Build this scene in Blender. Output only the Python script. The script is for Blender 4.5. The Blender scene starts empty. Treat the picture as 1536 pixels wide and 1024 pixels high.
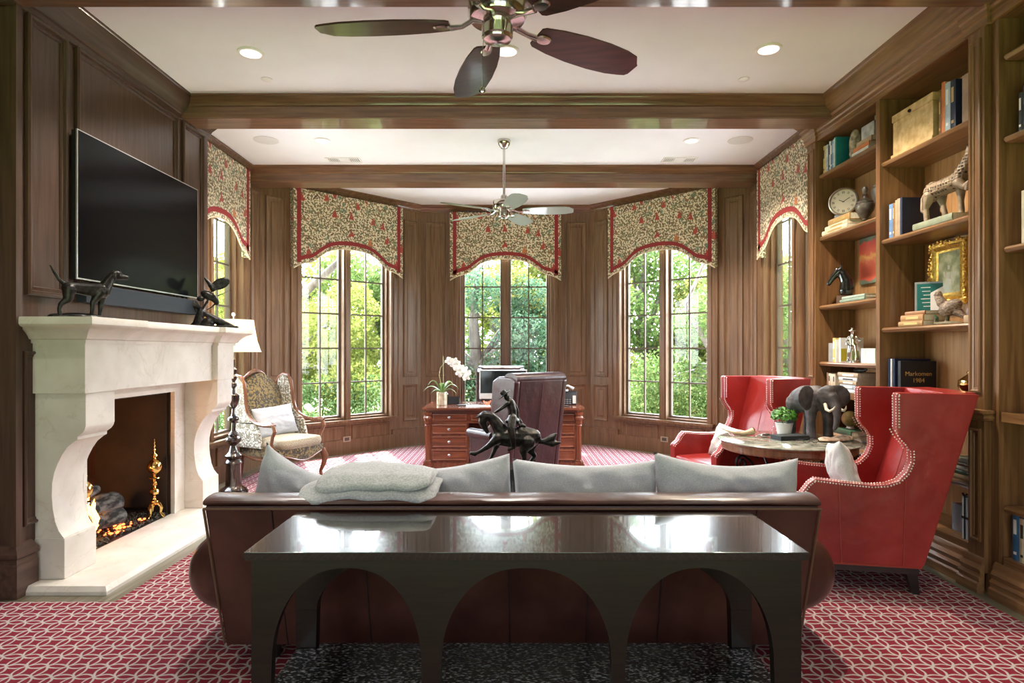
import bpy, bmesh, math, random
import numpy as np
from mathutils import Vector, Matrix, noise
random.seed(7)
PI = math.pi
SC = bpy.context.scene
COL = SC.collection
F = 933.0; CZ = 1.456
def R(d): return math.radians(d)

# ------------------------------------------------------------------ mesh builder
class MB:
    def __init__(s, M=None):
        s.v = []; s.f = []; s.mi = []; s.M = M; s.cur = 0; s.wn = False
    def add(s, vs, fs):
        n = len(s.v)
        for p in vs:
            p = Vector(p)
            if s.M is not None: p = s.M @ p
            s.v.append((p.x, p.y, p.z))
        for f in fs:
            s.f.append(tuple(n + i for i in f)); s.mi.append(s.cur)
        return s
    def box(s, x0, x1, y0, y1, z0, z1):
        vs = [(x, y, z) for z in (z0, z1) for y in (y0, y1) for x in (x0, x1)]
        return s.add(vs, [(0,2,3,1),(4,5,7,6),(0,1,5,4),(2,6,7,3),(0,4,6,2),(1,3,7,5)])
    def bbox(s, x0, x1, y0, y1, z0, z1, b=.005):
        # bevelled box
        b = min(b, abs(x1-x0)/2.01, abs(y1-y0)/2.01, abs(z1-z0)/2.01)
        bm = bmesh.new(); bmesh.ops.create_cube(bm, size=1)
        for v in bm.verts:
            v.co = ((x0+x1)/2+v.co.x*(x1-x0), (y0+y1)/2+v.co.y*(y1-y0), (z0+z1)/2+v.co.z*(z1-z0))
        bmesh.ops.bevel(bm, geom=bm.edges[:], offset=b, segments=2, profile=.6, affect='EDGES'); s.wn = True
        return s.bm(bm)
    def bm(s, bm):
        bm.verts.index_update()
        s.add([v.co.copy() for v in bm.verts], [tuple(v.index for v in f.verts) for f in bm.faces]); bm.free(); return s
    def prism(s, pts, a, b, axis='y'):
        # pts polygon in the other two axes in order; extruded a..b along axis
        n = len(pts)
        def m(p, t):
            if axis == 'y': return (p[0], t, p[1])
            if axis == 'x': return (t, p[0], p[1])
            return (p[0], p[1], t)
        vs = [m(p, a) for p in pts] + [m(p, b) for p in pts]
        fs = [tuple(range(n)), tuple(range(2*n-1, n-1, -1))]
        fs += [(i, (i+1) % n, n+(i+1) % n, n+i) for i in range(n)]
        return s.add(vs, fs)
    def lathe(s, prof, c=(0,0,0), n=28, sx=1, sy=1, ax='z'):
        vs = []; fs = []
        for r, z in prof:
            for k in range(n):
                a = 2*PI*k/n
                p = (r*math.cos(a)*sx, r*math.sin(a)*sy, z)
                if ax == 'x': p = (p[2], p[0], p[1])
                if ax == 'y': p = (p[0], p[2], p[1])
                vs.append((c[0]+p[0], c[1]+p[1], c[2]+p[2]))
        m = len(prof)
        for j in range(m-1):
            for k in range(n):
                k2 = (k+1) % n
                fs.append((j*n+k, j*n+k2, (j+1)*n+k2, (j+1)*n+k))
        fs.append(tuple(range(n-1, -1, -1))); fs.append(tuple((m-1)*n+k for k in range(n)))
        return s.add(vs, fs)
    def cyl(s, c, r, h, n=24, ax='z', r2=None):
        return s.lathe([(r, 0), (r if r2 is None else r2, h)], c, n, ax=ax)
    def sphere(s, c, r, n=16, sz=(1,1,1), rot=None):
        bm = bmesh.new(); bmesh.ops.create_uvsphere(bm, u_segments=n, v_segments=max(6, n//2), radius=1)
        r = (r*sz[0], r*sz[1], r*sz[2])
        for v in bm.verts:
            p = Vector((v.co.x*r[0], v.co.y*r[1], v.co.z*r[2]))
            if rot is not None: p = rot @ p
            v.co = p + Vector(c)
        return s.bm(bm)
    def tube(s, pts, r, n=10, cap=True, flat=1.0, up=None):
        pts = [Vector(p) for p in pts]; N = len(pts)
        rs = r if isinstance(r, (list, tuple)) else [r]*N
        vs = []; fs = []
        t0 = (pts[1]-pts[0]).normalized()
        ref = Vector(up) if up else (Vector((0,0,1)) if abs(t0.z) < .9 else Vector((1,0,0)))
        nrm = (ref - t0*ref.dot(t0)).normalized()
        for i in range(N):
            if i == 0: t = (pts[1]-pts[0])
            elif i == N-1: t = pts[-1]-pts[-2]
            else: t = (pts[i+1]-pts[i]).normalized() + (pts[i]-pts[i-1]).normalized()
            t.normalize()
            nrm = nrm - t*nrm.dot(t)
            if nrm.length < 1e-6: nrm = t.orthogonal()
            nrm.normalize(); b = t.cross(nrm)
            for k in range(n):
                a = 2*PI*k/n
                vs.append(pts[i] + (nrm*math.cos(a) + b*math.sin(a)*flat)*rs[i])
        for i in range(N-1):
            for k in range(n):
                k2 = (k+1) % n
                fs.append((i*n+k, i*n+k2, (i+1)*n+k2, (i+1)*n+k))
        if cap:
            fs.append(tuple(range(n-1, -1, -1))); fs.append(tuple((N-1)*n+k for k in range(n)))
        return s.add(vs, fs)
    def sweep(s, prof, path, closed=False):
        # prof: closed polygon of (out, z); path: XY points; out = right-hand side of travel
        P = [Vector(p) for p in path]; N = len(P); vs = []; fs = []; m = len(prof)
        for i in range(N):
            if closed or 0 < i < N-1:
                d1 = (P[i]-P[i-1]).normalized(); d2 = (P[(i+1) % N]-P[i]).normalized()
            elif i == 0: d1 = d2 = (P[1]-P[0]).normalized()
            else: d1 = d2 = (P[-1]-P[-2]).normalized()
            n1 = Vector((d1.y, -d1.x)); n2 = Vector((d2.y, -d2.x))
            mt = (n1+n2); mt = mt/ (mt.length_squared/2) if mt.length > 1e-6 else n1
            for o, z in prof:
                vs.append((P[i].x+mt.x*o, P[i].y+mt.y*o, z))
        for i in range(N if closed else N-1):
            j = (i+1) % N
            for k in range(m):
                k2 = (k+1) % m
                fs.append((i*m+k, i*m+k2, j*m+k2, j*m+k))
        if not closed:
            fs.append(tuple(range(m))); fs.append(tuple((N-1)*m+k for k in range(m-1, -1, -1)))
        return s.add(vs, fs)
    def grid(s, fn, nu, nv, closed_u=False):
        vs = [fn(i/(nu if closed_u else nu-1), j/(nv-1)) for j in range(nv) for i in range(nu)]
        fs = []
        for j in range(nv-1):
            for i in range(nu if closed_u else nu-1):
                i2 = (i+1) % nu
                fs.append((j*nu+i, j*nu+i2, (j+1)*nu+i2, (j+1)*nu+i))
        return s.add(vs, fs)
    def frame(s, u0, u1, z0, z1, prof, d=0):
        # mitred rectangular frame in (u, d, z) coordinates; prof list of (inset, height)
        vs = []; fs = []; m = len(prof)
        for (cu, cz, su, sz) in ((u0,z0,1,1),(u1,z0,-1,1),(u1,z1,-1,-1),(u0,z1,1,-1)):
            for i, h in prof: vs.append((cu+su*i, d+h, cz+sz*i))
        for c in range(4):
            c2 = (c+1) % 4
            for k in range(m-1):
                fs.append((c*m+k, c2*m+k, c2*m+k+1, c*m+k+1))
        return s.add(vs, fs)
    def build(s, name, mat, parent=None, loc=(0,0,0), rotz=0, ang=32, recalc=True, uv=None, bev=0):
        me = bpy.data.meshes.new(name)
        me.from_pydata(s.v, [], s.f)
        mats = mat if isinstance(mat, (list, tuple)) else [mat]
        for m in mats: me.materials.append(m)
        if len(mats) > 1: me.polygons.foreach_set('material_index', s.mi)
        if recalc:
            b = bmesh.new(); b.from_mesh(me)
            bmesh.ops.recalc_face_normals(b, faces=b.faces[:])
            if bev:
                ed = [e for e in b.edges if len(e.link_faces) == 2 and e.calc_face_angle(0) > R(40)]
                bmesh.ops.bevel(b, geom=ed, offset=bev, segments=2, profile=.6, affect='EDGES', clamp_overlap=True)
            b.to_mesh(me); b.free()
        me.polygons.foreach_set('use_smooth', [True]*len(me.polygons))
        me.set_sharp_from_angle(angle=R(ang))
        o = bpy.data.objects.new(name, me); COL.objects.link(o)
        if s.wn or bev:
            wm = o.modifiers.new('w', 'WEIGHTED_NORMAL'); wm.keep_sharp = True; wm.weight = 90
        o.location = loc; o.rotation_euler = (0, 0, rotz)
        if parent is not None: o.parent = parent
        return o

def tag(o, label=None, cat=None, group=None, kind=None):
    if label: o['label'] = label
    if cat: o['category'] = cat
    if group: o['group'] = group
    if kind: o['kind'] = kind
    return o
def thing(name, label, cat, loc=(0,0,0), rotz=0, group=None):
    o = bpy.data.objects.new(name, None); COL.objects.link(o)
    o.empty_display_size = .1
    o.location = loc; o.rotation_euler = (0,0,rotz)
    return tag(o, label, cat, group)
def struct(o): o['kind'] = 'structure'; return o
def dup(root, loc, rotz=0, label=None, group=None):
    def cp(o, par):
        c = o.copy(); COL.objects.link(c)
        if par is not None: c.parent = par
        for ch in list(o.children): cp(ch, c)
        return c
    r = cp(root, None); r.location = loc; r.rotation_euler = (0,0,rotz)
    if label: r['label'] = label
    if group: r['group'] = group
    return r
def subsurf(o, n=2):
    m = o.modifiers.new('s', 'SUBSURF'); m.levels = n; m.render_levels = n
    return o
def remesh(o, vox, smooth=4, fac=.5):
    m = o.modifiers.new('r', 'REMESH'); m.mode = 'VOXEL'; m.voxel_size = vox; m.use_smooth_shade = True
    m2 = o.modifiers.new('sm', 'SMOOTH'); m2.factor = fac; m2.iterations = smooth
    bpy.context.view_layer.update()
    dg = bpy.context.evaluated_depsgraph_get()
    me = bpy.data.meshes.new_from_object(o.evaluated_get(dg))
    o.modifiers.clear(); old = o.data; o.data = me
    if not me.materials and old.materials: me.materials.append(old.materials[0])
    me.polygons.foreach_set('use_smooth', [True]*len(me.polygons))
    return o
class Org(MB):
    # union of tapered limbs and ellipsoids, merged by remesh()
    def limb(s, pts, rs, n=12):
        pts = [Vector(p) for p in pts]
        for i in range(len(pts)-1):
            s.tube([pts[i], pts[i+1]], [rs[i], rs[i+1]], n)
        for p, r in zip(pts, rs): s.sphere(p, r, n)
        return s
    def ell(s, c, r, rot=None, n=16):
        return s.sphere(c, 1, n, r, rot)

# ------------------------------------------------------------------ materials
def newmat(name):
    m = bpy.data.materials.new(name); m.use_nodes = True
    nt = m.node_tree; nt.nodes.clear()
    out = nt.nodes.new('ShaderNodeOutputMaterial'); b = nt.nodes.new('ShaderNodeBsdfPrincipled')
    nt.links.new(b.outputs[0], out.inputs[0])
    return m, nt, b
def C4(c): return (c[0], c[1], c[2], 1)
def N(nt, t, **kw):
    n = nt.nodes.new(t)
    for k, v in kw.items():
        if k.startswith('i_'):
            key = k[2:]; n.inputs[int(key) if key.isdigit() else key].default_value = v
        else: setattr(n, k, v)
    return n
def L(nt, a, b): nt.links.new(a, b)
def ramp(nt, fac, stops):
    r = nt.nodes.new('ShaderNodeValToRGB'); cr = r.color_ramp
    while len(cr.elements) < len(stops): cr.elements.new(.5)
    for e, (p, c) in zip(cr.elements, stops): e.position = p; e.color = C4(c)
    L(nt, fac, r.inputs[0]); return r
def coords(nt, sc=(1,1,1), kind='Object', rot=(0,0,0)):
    tc = nt.nodes.new('ShaderNodeTexCoord'); mp = nt.nodes.new('ShaderNodeMapping')
    mp.inputs['Scale'].default_value = sc; mp.inputs['Rotation'].default_value = rot
    L(nt, tc.outputs[kind], mp.inputs[0]); return mp.outputs[0]
def bump(nt, b, h, st=.2, dist=.01):
    n = N(nt, 'ShaderNodeBump'); n.inputs['Strength'].default_value = st; n.inputs['Distance'].default_value = dist
    L(nt, h, n.inputs['Height']); L(nt, n.outputs[0], b.inputs['Normal'])
def plain(name, c, rough=.5, metal=0, coat=0, spec=None, em=None, es=0, sheen=0):
    m, nt, b = newmat(name)
    b.inputs['Base Color'].default_value = C4(c); b.inputs['Roughness'].default_value = rough
    b.inputs['Metallic'].default_value = metal; b.inputs['Coat Weight'].default_value = coat
    b.inputs['Coat Roughness'].default_value = .08
    if spec is not None: b.inputs['Specular IOR Level'].default_value = spec
    if em: b.inputs['Emission Color'].default_value = C4(em); b.inputs['Emission Strength'].default_value = es
    if sheen: b.inputs['Sheen Weight'].default_value = sheen
    return m
def noisy(name, c1, c2, sc=8, rough=.5, metal=0, bst=.0, coat=0, stretch=(1,1,1), detail=4, lo=.35, hi=.65, bdist=.01, sheen=0, coatr=.08):
    m, nt, b = newmat(name)
    co = coords(nt, stretch)
    n = N(nt, 'ShaderNodeTexNoise'); n.inputs['Scale'].default_value = sc; n.inputs['Detail'].default_value = detail
    L(nt, co, n.inputs['Vector'])
    r = ramp(nt, n.outputs[0], [(lo, c1), (hi, c2)]); L(nt, r.outputs[0], b.inputs['Base Color'])
    b.inputs['Roughness'].default_value = rough; b.inputs['Metallic'].default_value = metal
    b.inputs['Coat Weight'].default_value = coat; b.inputs['Coat Roughness'].default_value = coatr
    if sheen: b.inputs['Sheen Weight'].default_value = sheen
    if bst: bump(nt, b, n.outputs[0], bst, bdist)
    return m
def wood(name, c1, c2, axis='z', rough=.38, coat=.12, sc=1.0, coatr=.2, dark=.55):
    m, nt, b = newmat(name)
    st = {'z': (22, 22, 1.3), 'x': (1.3, 22, 22), 'y': (22, 1.3, 22)}[axis]
    co = coords(nt, tuple(k*sc for k in st))
    n = N(nt, 'ShaderNodeTexNoise'); n.inputs['Scale'].default_value = 1.6; n.inputs['Detail'].default_value = 6; n.inputs['Distortion'].default_value = .35
    L(nt, co, n.inputs['Vector'])
    r = ramp(nt, n.outputs[0], [(.3, c1), (.7, c2)])
    co2 = coords(nt, (1.1*sc, 1.1*sc, 1.1*sc)); n2 = N(nt, 'ShaderNodeTexNoise'); n2.inputs['Scale'].default_value = 1.5; n2.inputs['Detail'].default_value = 3
    L(nt, co2, n2.inputs['Vector'])
    r2 = ramp(nt, n2.outputs[0], [(.3, (dark+.2,)*3), (.7, (1,1,1))])
    mx = N(nt, 'ShaderNodeMix', data_type='RGBA', blend_type='MULTIPLY'); mx.inputs[0].default_value = .5
    L(nt, r.outputs[0], mx.inputs[6]); L(nt, r2.outputs[0], mx.inputs[7]); L(nt, mx.outputs[2], b.inputs['Base Color'])
    b.inputs['Roughness'].default_value = rough; b.inputs['Coat Weight'].default_value = coat; b.inputs['Coat Roughness'].default_value = coatr; b.inputs['Specular IOR Level'].default_value = .3
    bump(nt, b, n.outputs[0], .06, .004)
    return m
W1, W2 = (.128,.066,.035), (.230,.131,.072)
WZ = wood('panel_wood_vertical', W1, W2, 'z')
WX = wood('panel_wood_along_x', (.115,.050,.027), (.235,.118,.064), 'x', rough=.3, coat=.8, coatr=.07)
WY = wood('panel_wood_along_y', W1, W2, 'y')
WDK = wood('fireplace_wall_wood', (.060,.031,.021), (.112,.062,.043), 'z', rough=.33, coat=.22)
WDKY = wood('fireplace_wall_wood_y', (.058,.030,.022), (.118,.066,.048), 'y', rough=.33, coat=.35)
BKZ = wood('bookcase_wood_vertical', (.125,.058,.024), (.26,.135,.058), 'z')
BKY = wood('bookcase_wood_along_y', (.15,.072,.030), (.31,.165,.072), 'y', rough=.30, coat=.3)  # base colour lightened to carry the highlights on the shelf edges
BKB = wood('bookcase_back_wood_lit', (.36,.185,.075), (.55,.31,.135), 'z', rough=.5, coat=0)  # case wood painted lighter and warmer, as the lit back appears
DESKW = wood('desk_red_wood', (.09,.024,.012), (.23,.068,.030), 'x', rough=.25, coat=.5, coatr=.08)
DESKZ = wood('desk_red_wood_vertical', (.09,.024,.012), (.23,.068,.030), 'z', rough=.25, coat=.5, coatr=.08)
CHW = wood('carved_chair_wood', (.10,.035,.018), (.24,.10,.05), 'z', rough=.25, coat=.5)
CEIL = noisy('ceiling_paint', (.845,.865,.90), (.87,.89,.925), 3, .85)
STONE = None
def mk_stone():
    m, nt, b = newmat('cream_limestone')
    co = coords(nt)
    n = N(nt, 'ShaderNodeTexNoise'); n.inputs['Scale'].default_value = 5; n.inputs['Detail'].default_value = 8; L(nt, co, n.inputs['Vector'])
    r = ramp(nt, n.outputs[0], [(.3, (.60,.54,.47)), (.7, (.72,.665,.60))])
    n2 = N(nt, 'ShaderNodeTexNoise'); n2.inputs['Scale'].default_value = 2.2; n2.inputs['Detail'].default_value = 5; n2.inputs['Distortion'].default_value = 1.5; L(nt, co, n2.inputs['Vector'])
    ab = N(nt, 'ShaderNodeMath', operation='SUBTRACT'); ab.inputs[1].default_value = .5; L(nt, n2.outputs[0], ab.inputs[0])
    ab2 = N(nt, 'ShaderNodeMath', operation='ABSOLUTE'); L(nt, ab.outputs[0], ab2.inputs[0])
    r2 = ramp(nt, ab2.outputs[0], [(.0, (.70,.56,.44)), (.012, (1,1,1))])
    mx = N(nt, 'ShaderNodeMix', data_type='RGBA', blend_type='MULTIPLY'); mx.inputs[0].default_value = .28
    L(nt, r.outputs[0], mx.inputs[6]); L(nt, r2.outputs[0], mx.inputs[7]); L(nt, mx.outputs[2], b.inputs['Base Color'])
    b.inputs['Roughness'].default_value = .55; bump(nt, b, n.outputs[0], .08, .01)
    return m
STONE = mk_stone()
def leather(name, c1, c2, rough=.35, coat=.3):
    m, nt, b = newmat(name)
    co = coords(nt)
    n = N(nt, 'ShaderNodeTexNoise'); n.inputs['Scale'].default_value = 4; n.inputs['Detail'].default_value = 5; L(nt, co, n.inputs['Vector'])
    r = ramp(nt, n.outputs[0], [(.3, c1), (.7, c2)]); L(nt, r.outputs[0], b.inputs['Base Color'])
    v = N(nt, 'ShaderNodeTexVoronoi'); v.inputs['Scale'].default_value = 260; L(nt, co, v.inputs['Vector'])
    n3 = N(nt, 'ShaderNodeTexNoise'); n3.inputs['Scale'].default_value = 9; n3.inputs['Detail'].default_value = 2; L(nt, co, n3.inputs['Vector'])
    ad = N(nt, 'ShaderNodeMath', operation='MULTIPLY_ADD'); ad.inputs[1].default_value = .03; L(nt, v.outputs[0], ad.inputs[0]); L(nt, n3.outputs[0], ad.inputs[2])
    bump(nt, b, ad.outputs[0], .35, .02)
    b.inputs['Roughness'].default_value = rough; b.inputs['Coat Weight'].default_value = coat; b.inputs['Coat Roughness'].default_value = .25; b.inputs['Specular IOR Level'].default_value = .28
    return m
REDL = leather('red_leather', (.225,.014,.013), (.345,.028,.024), .37, .2)
BRNL = leather('brown_leather', (.042,.015,.012), (.095,.036,.027), .34, .3)
BURL = leather('burgundy_leather', (.022,.007,.008), (.045,.014,.015), .36, .2)
PIPE = plain('leather_piping', (.12,.06,.035), .4)
PIPER = plain('red_piping', (.30,.035,.022), .4)
def fabric(name, c1, c2, sc=220, rough=.9, wr=0.25):
    m, nt, b = newmat(name)
    co = coords(nt, (1,1,1))
    w = N(nt, 'ShaderNodeTexNoise'); w.inputs['Scale'].default_value = sc; w.inputs['Detail'].default_value = 2; L(nt, co, w.inputs['Vector'])
    r = ramp(nt, w.outputs[0], [(.35, c1), (.65, c2)]); L(nt, r.outputs[0], b.inputs['Base Color'])
    n3 = N(nt, 'ShaderNodeTexNoise'); n3.inputs['Scale'].default_value = 7; n3.inputs['Detail'].default_value = 3; L(nt, co, n3.inputs['Vector'])
    ad = N(nt, 'ShaderNodeMath', operation='MULTIPLY_ADD'); ad.inputs[1].default_value = .06; L(nt, w.outputs[0], ad.inputs[0]); L(nt, n3.outputs[0], ad.inputs[2])
    bump(nt, b, ad.outputs[0], wr, .03)
    b.inputs['Roughness'].default_value = rough; b.inputs['Sheen Weight'].default_value = .2
    return m
LINEN = fabric('grey_linen', (.36,.368,.40), (.475,.485,.52))
LINEN2 = fabric('white_linen', (.48,.475,.46), (.60,.595,.58))
THROW = fabric('grey_throw_wool', (.33,.335,.345), (.47,.475,.485), 120, .95, .5)
BRONZE = noisy('dark_bronze', (.012,.011,.010), (.045,.040,.034), 30, .38, .75, .3)
BLACKP = plain('black_plastic', (.012,.012,.014), .35)
BLACKW = plain('black_stained_wood', (.015,.012,.011), .3, coat=.3)
CHROME = plain('brushed_nickel', (.62,.60,.57), .16, 1)
SILVER = plain('silver', (.75,.75,.74), .12, 1)
BRASS = noisy('polished_brass', (.62,.40,.12), (.80,.56,.22), 10, .12, 1)
GOLD = noisy('gilt', (.62,.36,.06), (.90,.62,.18), 60, .28, .85, .5)
WHITE = plain('white_paint', (.80,.80,.79), .5)
CREAM = plain('cream_paper', (.72,.66,.55), .8)
IRON = plain('black_iron', (.02,.02,.022), .35, .8)
def mk_glass(name, tint=(1,1,1), f=.0):
    m = bpy.data.materials.new(name); m.use_nodes = True; nt = m.node_tree; nt.nodes.clear()
    out = N(nt, 'ShaderNodeOutputMaterial'); t = N(nt, 'ShaderNodeBsdfTransparent'); g = N(nt, 'ShaderNodeBsdfGlossy')
    t.inputs[0].default_value = C4(tint); g.inputs['Roughness'].default_value = .02
    fr = N(nt, 'ShaderNodeFresnel'); ge = N(nt,'ShaderNodeNewGeometry'); mr = N(nt,'ShaderNodeMapRange'); mr.inputs['To Min'].default_value = 1.45; mr.inputs['To Max'].default_value = 1/1.45; L(nt, ge.outputs['Backfacing'], mr.inputs[0]); L(nt, mr.outputs[0], fr.inputs[0]); mx = N(nt, 'ShaderNodeMixShader')
    L(nt, fr.outputs[0], mx.inputs[0]); L(nt, t.outputs[0], mx.inputs[1]); L(nt, g.outputs[0], mx.inputs[2]); L(nt, mx.outputs[0], out.inputs[0])
    return m
GLASS = mk_glass('window_glass', (.97,.98,.97))
GREENGLASS = mk_glass('green_edge_glass', (.62,.74,.68))
def mk_rug():
    m, nt, b = newmat('red_trellis_rug')
    tc = N(nt, 'ShaderNodeTexCoord'); sp = N(nt, 'ShaderNodeSeparateXYZ')
    nz = N(nt, 'ShaderNodeTexNoise'); nz.inputs['Scale'].default_value = 14; nz.inputs['Detail'].default_value = 2
    L(nt, tc.outputs['Object'], nz.inputs['Vector'])
    vm = N(nt, 'ShaderNodeVectorMath', operation='MULTIPLY_ADD'); vm.inputs[1].default_value = (.018,)*3
    L(nt, nz.outputs['Color'], vm.inputs[0]); L(nt, tc.outputs['Object'], vm.inputs[2])
    L(nt, vm.outputs[0], sp.inputs[0])
    p = .092
    def mth(op, a, bb=None, c=None):
        n = N(nt, 'ShaderNodeMath', operation=op)
        for i, q in enumerate((a, bb, c)):
            if q is None: continue
            if isinstance(q, (int, float)): n.inputs[i].default_value = q
            else: L(nt, q, n.inputs[i])
        return n.outputs[0]
    def uv(o):
        return mth('ABSOLUTE', mth('SUBTRACT', mth('FRACT', mth('MULTIPLY_ADD', o, 1/p, 100.0)), .5))
    u, v = uv(sp.outputs[0]), uv(sp.outputs[1])
    def dist(a, c): return mth('ABSOLUTE', mth('SUBTRACT', mth('SQRT', mth('ADD', mth('MULTIPLY', a, a), mth('MULTIPLY', c, c))), .7071))
    u1, v1 = mth('SUBTRACT', u, 1.0), mth('SUBTRACT', v, 1.0)
    d = mth('MINIMUM', dist(u, v), mth('MINIMUM', dist(u1, v), dist(u, v1)))
    r = ramp(nt, d, [(.034, (.58,.50,.48)), (.070, (.25,.022,.040))])
    n2 = N(nt, 'ShaderNodeTexNoise'); n2.inputs['Scale'].default_value = 250; n2.inputs['Detail'].default_value = 2; L(nt, tc.outputs['Object'], n2.inputs['Vector'])
    r2 = ramp(nt, n2.outputs[0], [(.3, (.62,.62,.62)), (.7, (1,1,1))])
    mx = N(nt, 'ShaderNodeMix', data_type='RGBA', blend_type='MULTIPLY'); mx.inputs[0].default_value = 1
    L(nt, r.outputs[0], mx.inputs[6]); L(nt, r2.outputs[0], mx.inputs[7]); L(nt, mx.outputs[2], b.inputs['Base Color'])
    b.inputs['Roughness'].default_value = .95; b.inputs['Specular IOR Level'].default_value = .15
    bump(nt, b, n2.outputs[0], .5, .006)
    return m
RUG = mk_rug()
FLOORW = wood('floor_oak', (.12,.10,.065), (.22,.19,.13), 'y', rough=.35, coat=.3)
def mk_valance():
    m, nt, b = newmat('toile_valance_fabric')
    tc = N(nt, 'ShaderNodeTexCoord')
    def mth(op, a, bb=None, c=None):
        n = N(nt, 'ShaderNodeMath', operation=op)
        for i, q in enumerate((a, bb, c)):
            if q is None: continue
            if isinstance(q, (int, float)): n.inputs[i].default_value = q
            else: L(nt, q, n.inputs[i])
        return n.outputs[0]
    def mixc(f, a, c):
        n = N(nt, 'ShaderNodeMix', data_type='RGBA'); L(nt, f, n.inputs[0])
        for i, q in ((6, a), (7, c)):
            if isinstance(q, tuple): n.inputs[i].default_value = C4(q)
            else: L(nt, q, n.inputs[i])
        return n.outputs[2]
    uvv = tc.outputs['Object']
    n1 = N(nt, 'ShaderNodeTexNoise'); n1.inputs['Scale'].default_value = 42; n1.inputs['Detail'].default_value = 3; L(nt, uvv, n1.inputs['Vector'])
    f1 = mth('GREATER_THAN', n1.outputs[0], .485)
    n2 = N(nt, 'ShaderNodeTexNoise'); n2.inputs['Scale'].default_value = 9; n2.inputs['Detail'].default_value = 2; L(nt, uvv, n2.inputs['Vector'])
    fol = ramp(nt, n2.outputs[0], [(.36, (.13,.075,.045)), (.47, (.22,.17,.09)), (.54, (.13,.14,.09)), (.63, (.27,.14,.07))])
    col = mixc(f1, (.72,.63,.48), fol.outputs[0])
    # larger shrub patches
    v2 = N(nt, 'ShaderNodeTexVoronoi'); v2.inputs['Scale'].default_value = 7.5; v2.inputs['Randomness'].default_value = .8; L(nt, uvv, v2.inputs['Vector'])
    n4 = N(nt, 'ShaderNodeTexNoise'); n4.inputs['Scale'].default_value = 60; L(nt, uvv, n4.inputs['Vector'])
    sh = mth('MULTIPLY', mth('LESS_THAN', v2.outputs['Distance'], .23), mth('GREATER_THAN', n4.outputs[0], .47))
    cs = ramp(nt, v2.outputs['Color'], [(.3, (.12,.20,.15)), (.5, (.22,.22,.12)), (.7, (.30,.22,.16))])
    col = mixc(sh, col, cs.outputs[0])
    # small standing figures with wide skirts
    v = N(nt, 'ShaderNodeTexVoronoi'); v.inputs['Scale'].default_value = 4.0; v.inputs['Randomness'].default_value = .6; L(nt, uvv, v.inputs['Vector'])
    df = N(nt, 'ShaderNodeVectorMath', operation='SUBTRACT'); sc = N(nt, 'ShaderNodeVectorMath', operation='SCALE'); sc.inputs['Scale'].default_value = 1.0
    nd = N(nt, 'ShaderNodeTexNoise'); nd.inputs['Scale'].default_value = 30; L(nt, uvv, nd.inputs['Vector'])
    dm = N(nt, 'ShaderNodeVectorMath', operation='MULTIPLY_ADD'); dm.inputs[1].default_value = (.07,.0,.07); L(nt, nd.outputs['Color'], dm.inputs[0]); L(nt, uvv, dm.inputs[2]); L(nt, dm.outputs[0], sc.inputs[0]); L(nt, sc.outputs[0], df.inputs[0]); L(nt, v.outputs['Position'], df.inputs[1])
    s3 = N(nt, 'ShaderNodeSeparateXYZ'); L(nt, df.outputs[0], s3.inputs[0])
    lw = mth('MULTIPLY', mth('SUBTRACT', .062, s3.outputs[2]), .36)
    ax = mth('ABSOLUTE', mth('ADD', s3.outputs[0], mth('MULTIPLY', mth('SUBTRACT', n4.outputs[0], .5), .03)))
    tri = mth('MULTIPLY', mth('LESS_THAN', ax, lw), mth('GREATER_THAN', s3.outputs[2], -.055))
    cr = ramp(nt, v.outputs['Color'], [(.0, (.36,.045,.035)), (.40, (.50,.16,.05)), (.58, (.10,.14,.18)), (.7, (.38,.06,.04))])
    cr.color_ramp.interpolation = 'CONSTANT'
    sep = N(nt, 'ShaderNodeSeparateColor'); L(nt, v.outputs['Color'], sep.inputs[0])
    tri = mth('MULTIPLY', tri, mth('GREATER_THAN', sep.outputs[1], .35))
    L(nt, sep.outputs[0], cr.inputs[0])
    col = mixc(tri, col, cr.outputs[0])
    L(nt, col, b.inputs['Base Color']); b.inputs['Roughness'].default_value = .9; b.inputs['Sheen Weight'].default_value = .2
    return m
VAL = mk_valance()
TRIMR = plain('red_valance_band', (.25,.020,.024), .8)
CORD = plain('cream_cord', (.62,.52,.38), .8)
EXPO = 2.1
# ================================================================== ROOM
XL, XR, YB = -3.20, 3.00, 9.67
HC = 3.70
PT = [(-3.20,5.95), (-3.20,7.89), (-1.42,9.67), (1.22,9.67), (3.00,7.89), (3.00,5.95)]
def wframe(p0, p1):
    U = Vector((p1[0]-p0[0], p1[1]-p0[1], 0)); ln = U.length; U.normalize()
    D = Vector((U.y, -U.x, 0))
    M = Matrix(((U.x, D.x, 0, p0[0]), (U.y, D.y, 0, p0[1]), (0, 0, 1, 0), (0,0,0,1)))
    return M, ln
PMOLD = [(0,0),(0,.016),(.008,.022),(.016,.020),(.022,.010),(.034,.006),(.040,0)]
def panel(mb, u0, u1, z0, z1, d=0, field=True):
    mb.frame(u0, u1, z0, z1, PMOLD, d)
    if field and (u1-u0) > .17:
        i = .065
        mb.frame(u0+i, u1-i, z0+i, z1-i, [(0,-.001),(.012,.007),(.016,.009)], d)
        a = i+.016
        mb.add([(u0+a,d+.009,z0+a),(u1-a,d+.009,z0+a),(u1-a,d+.009,z1-a),(u0+a,d+.009,z1-a)], [(0,1,2,3)])
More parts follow.
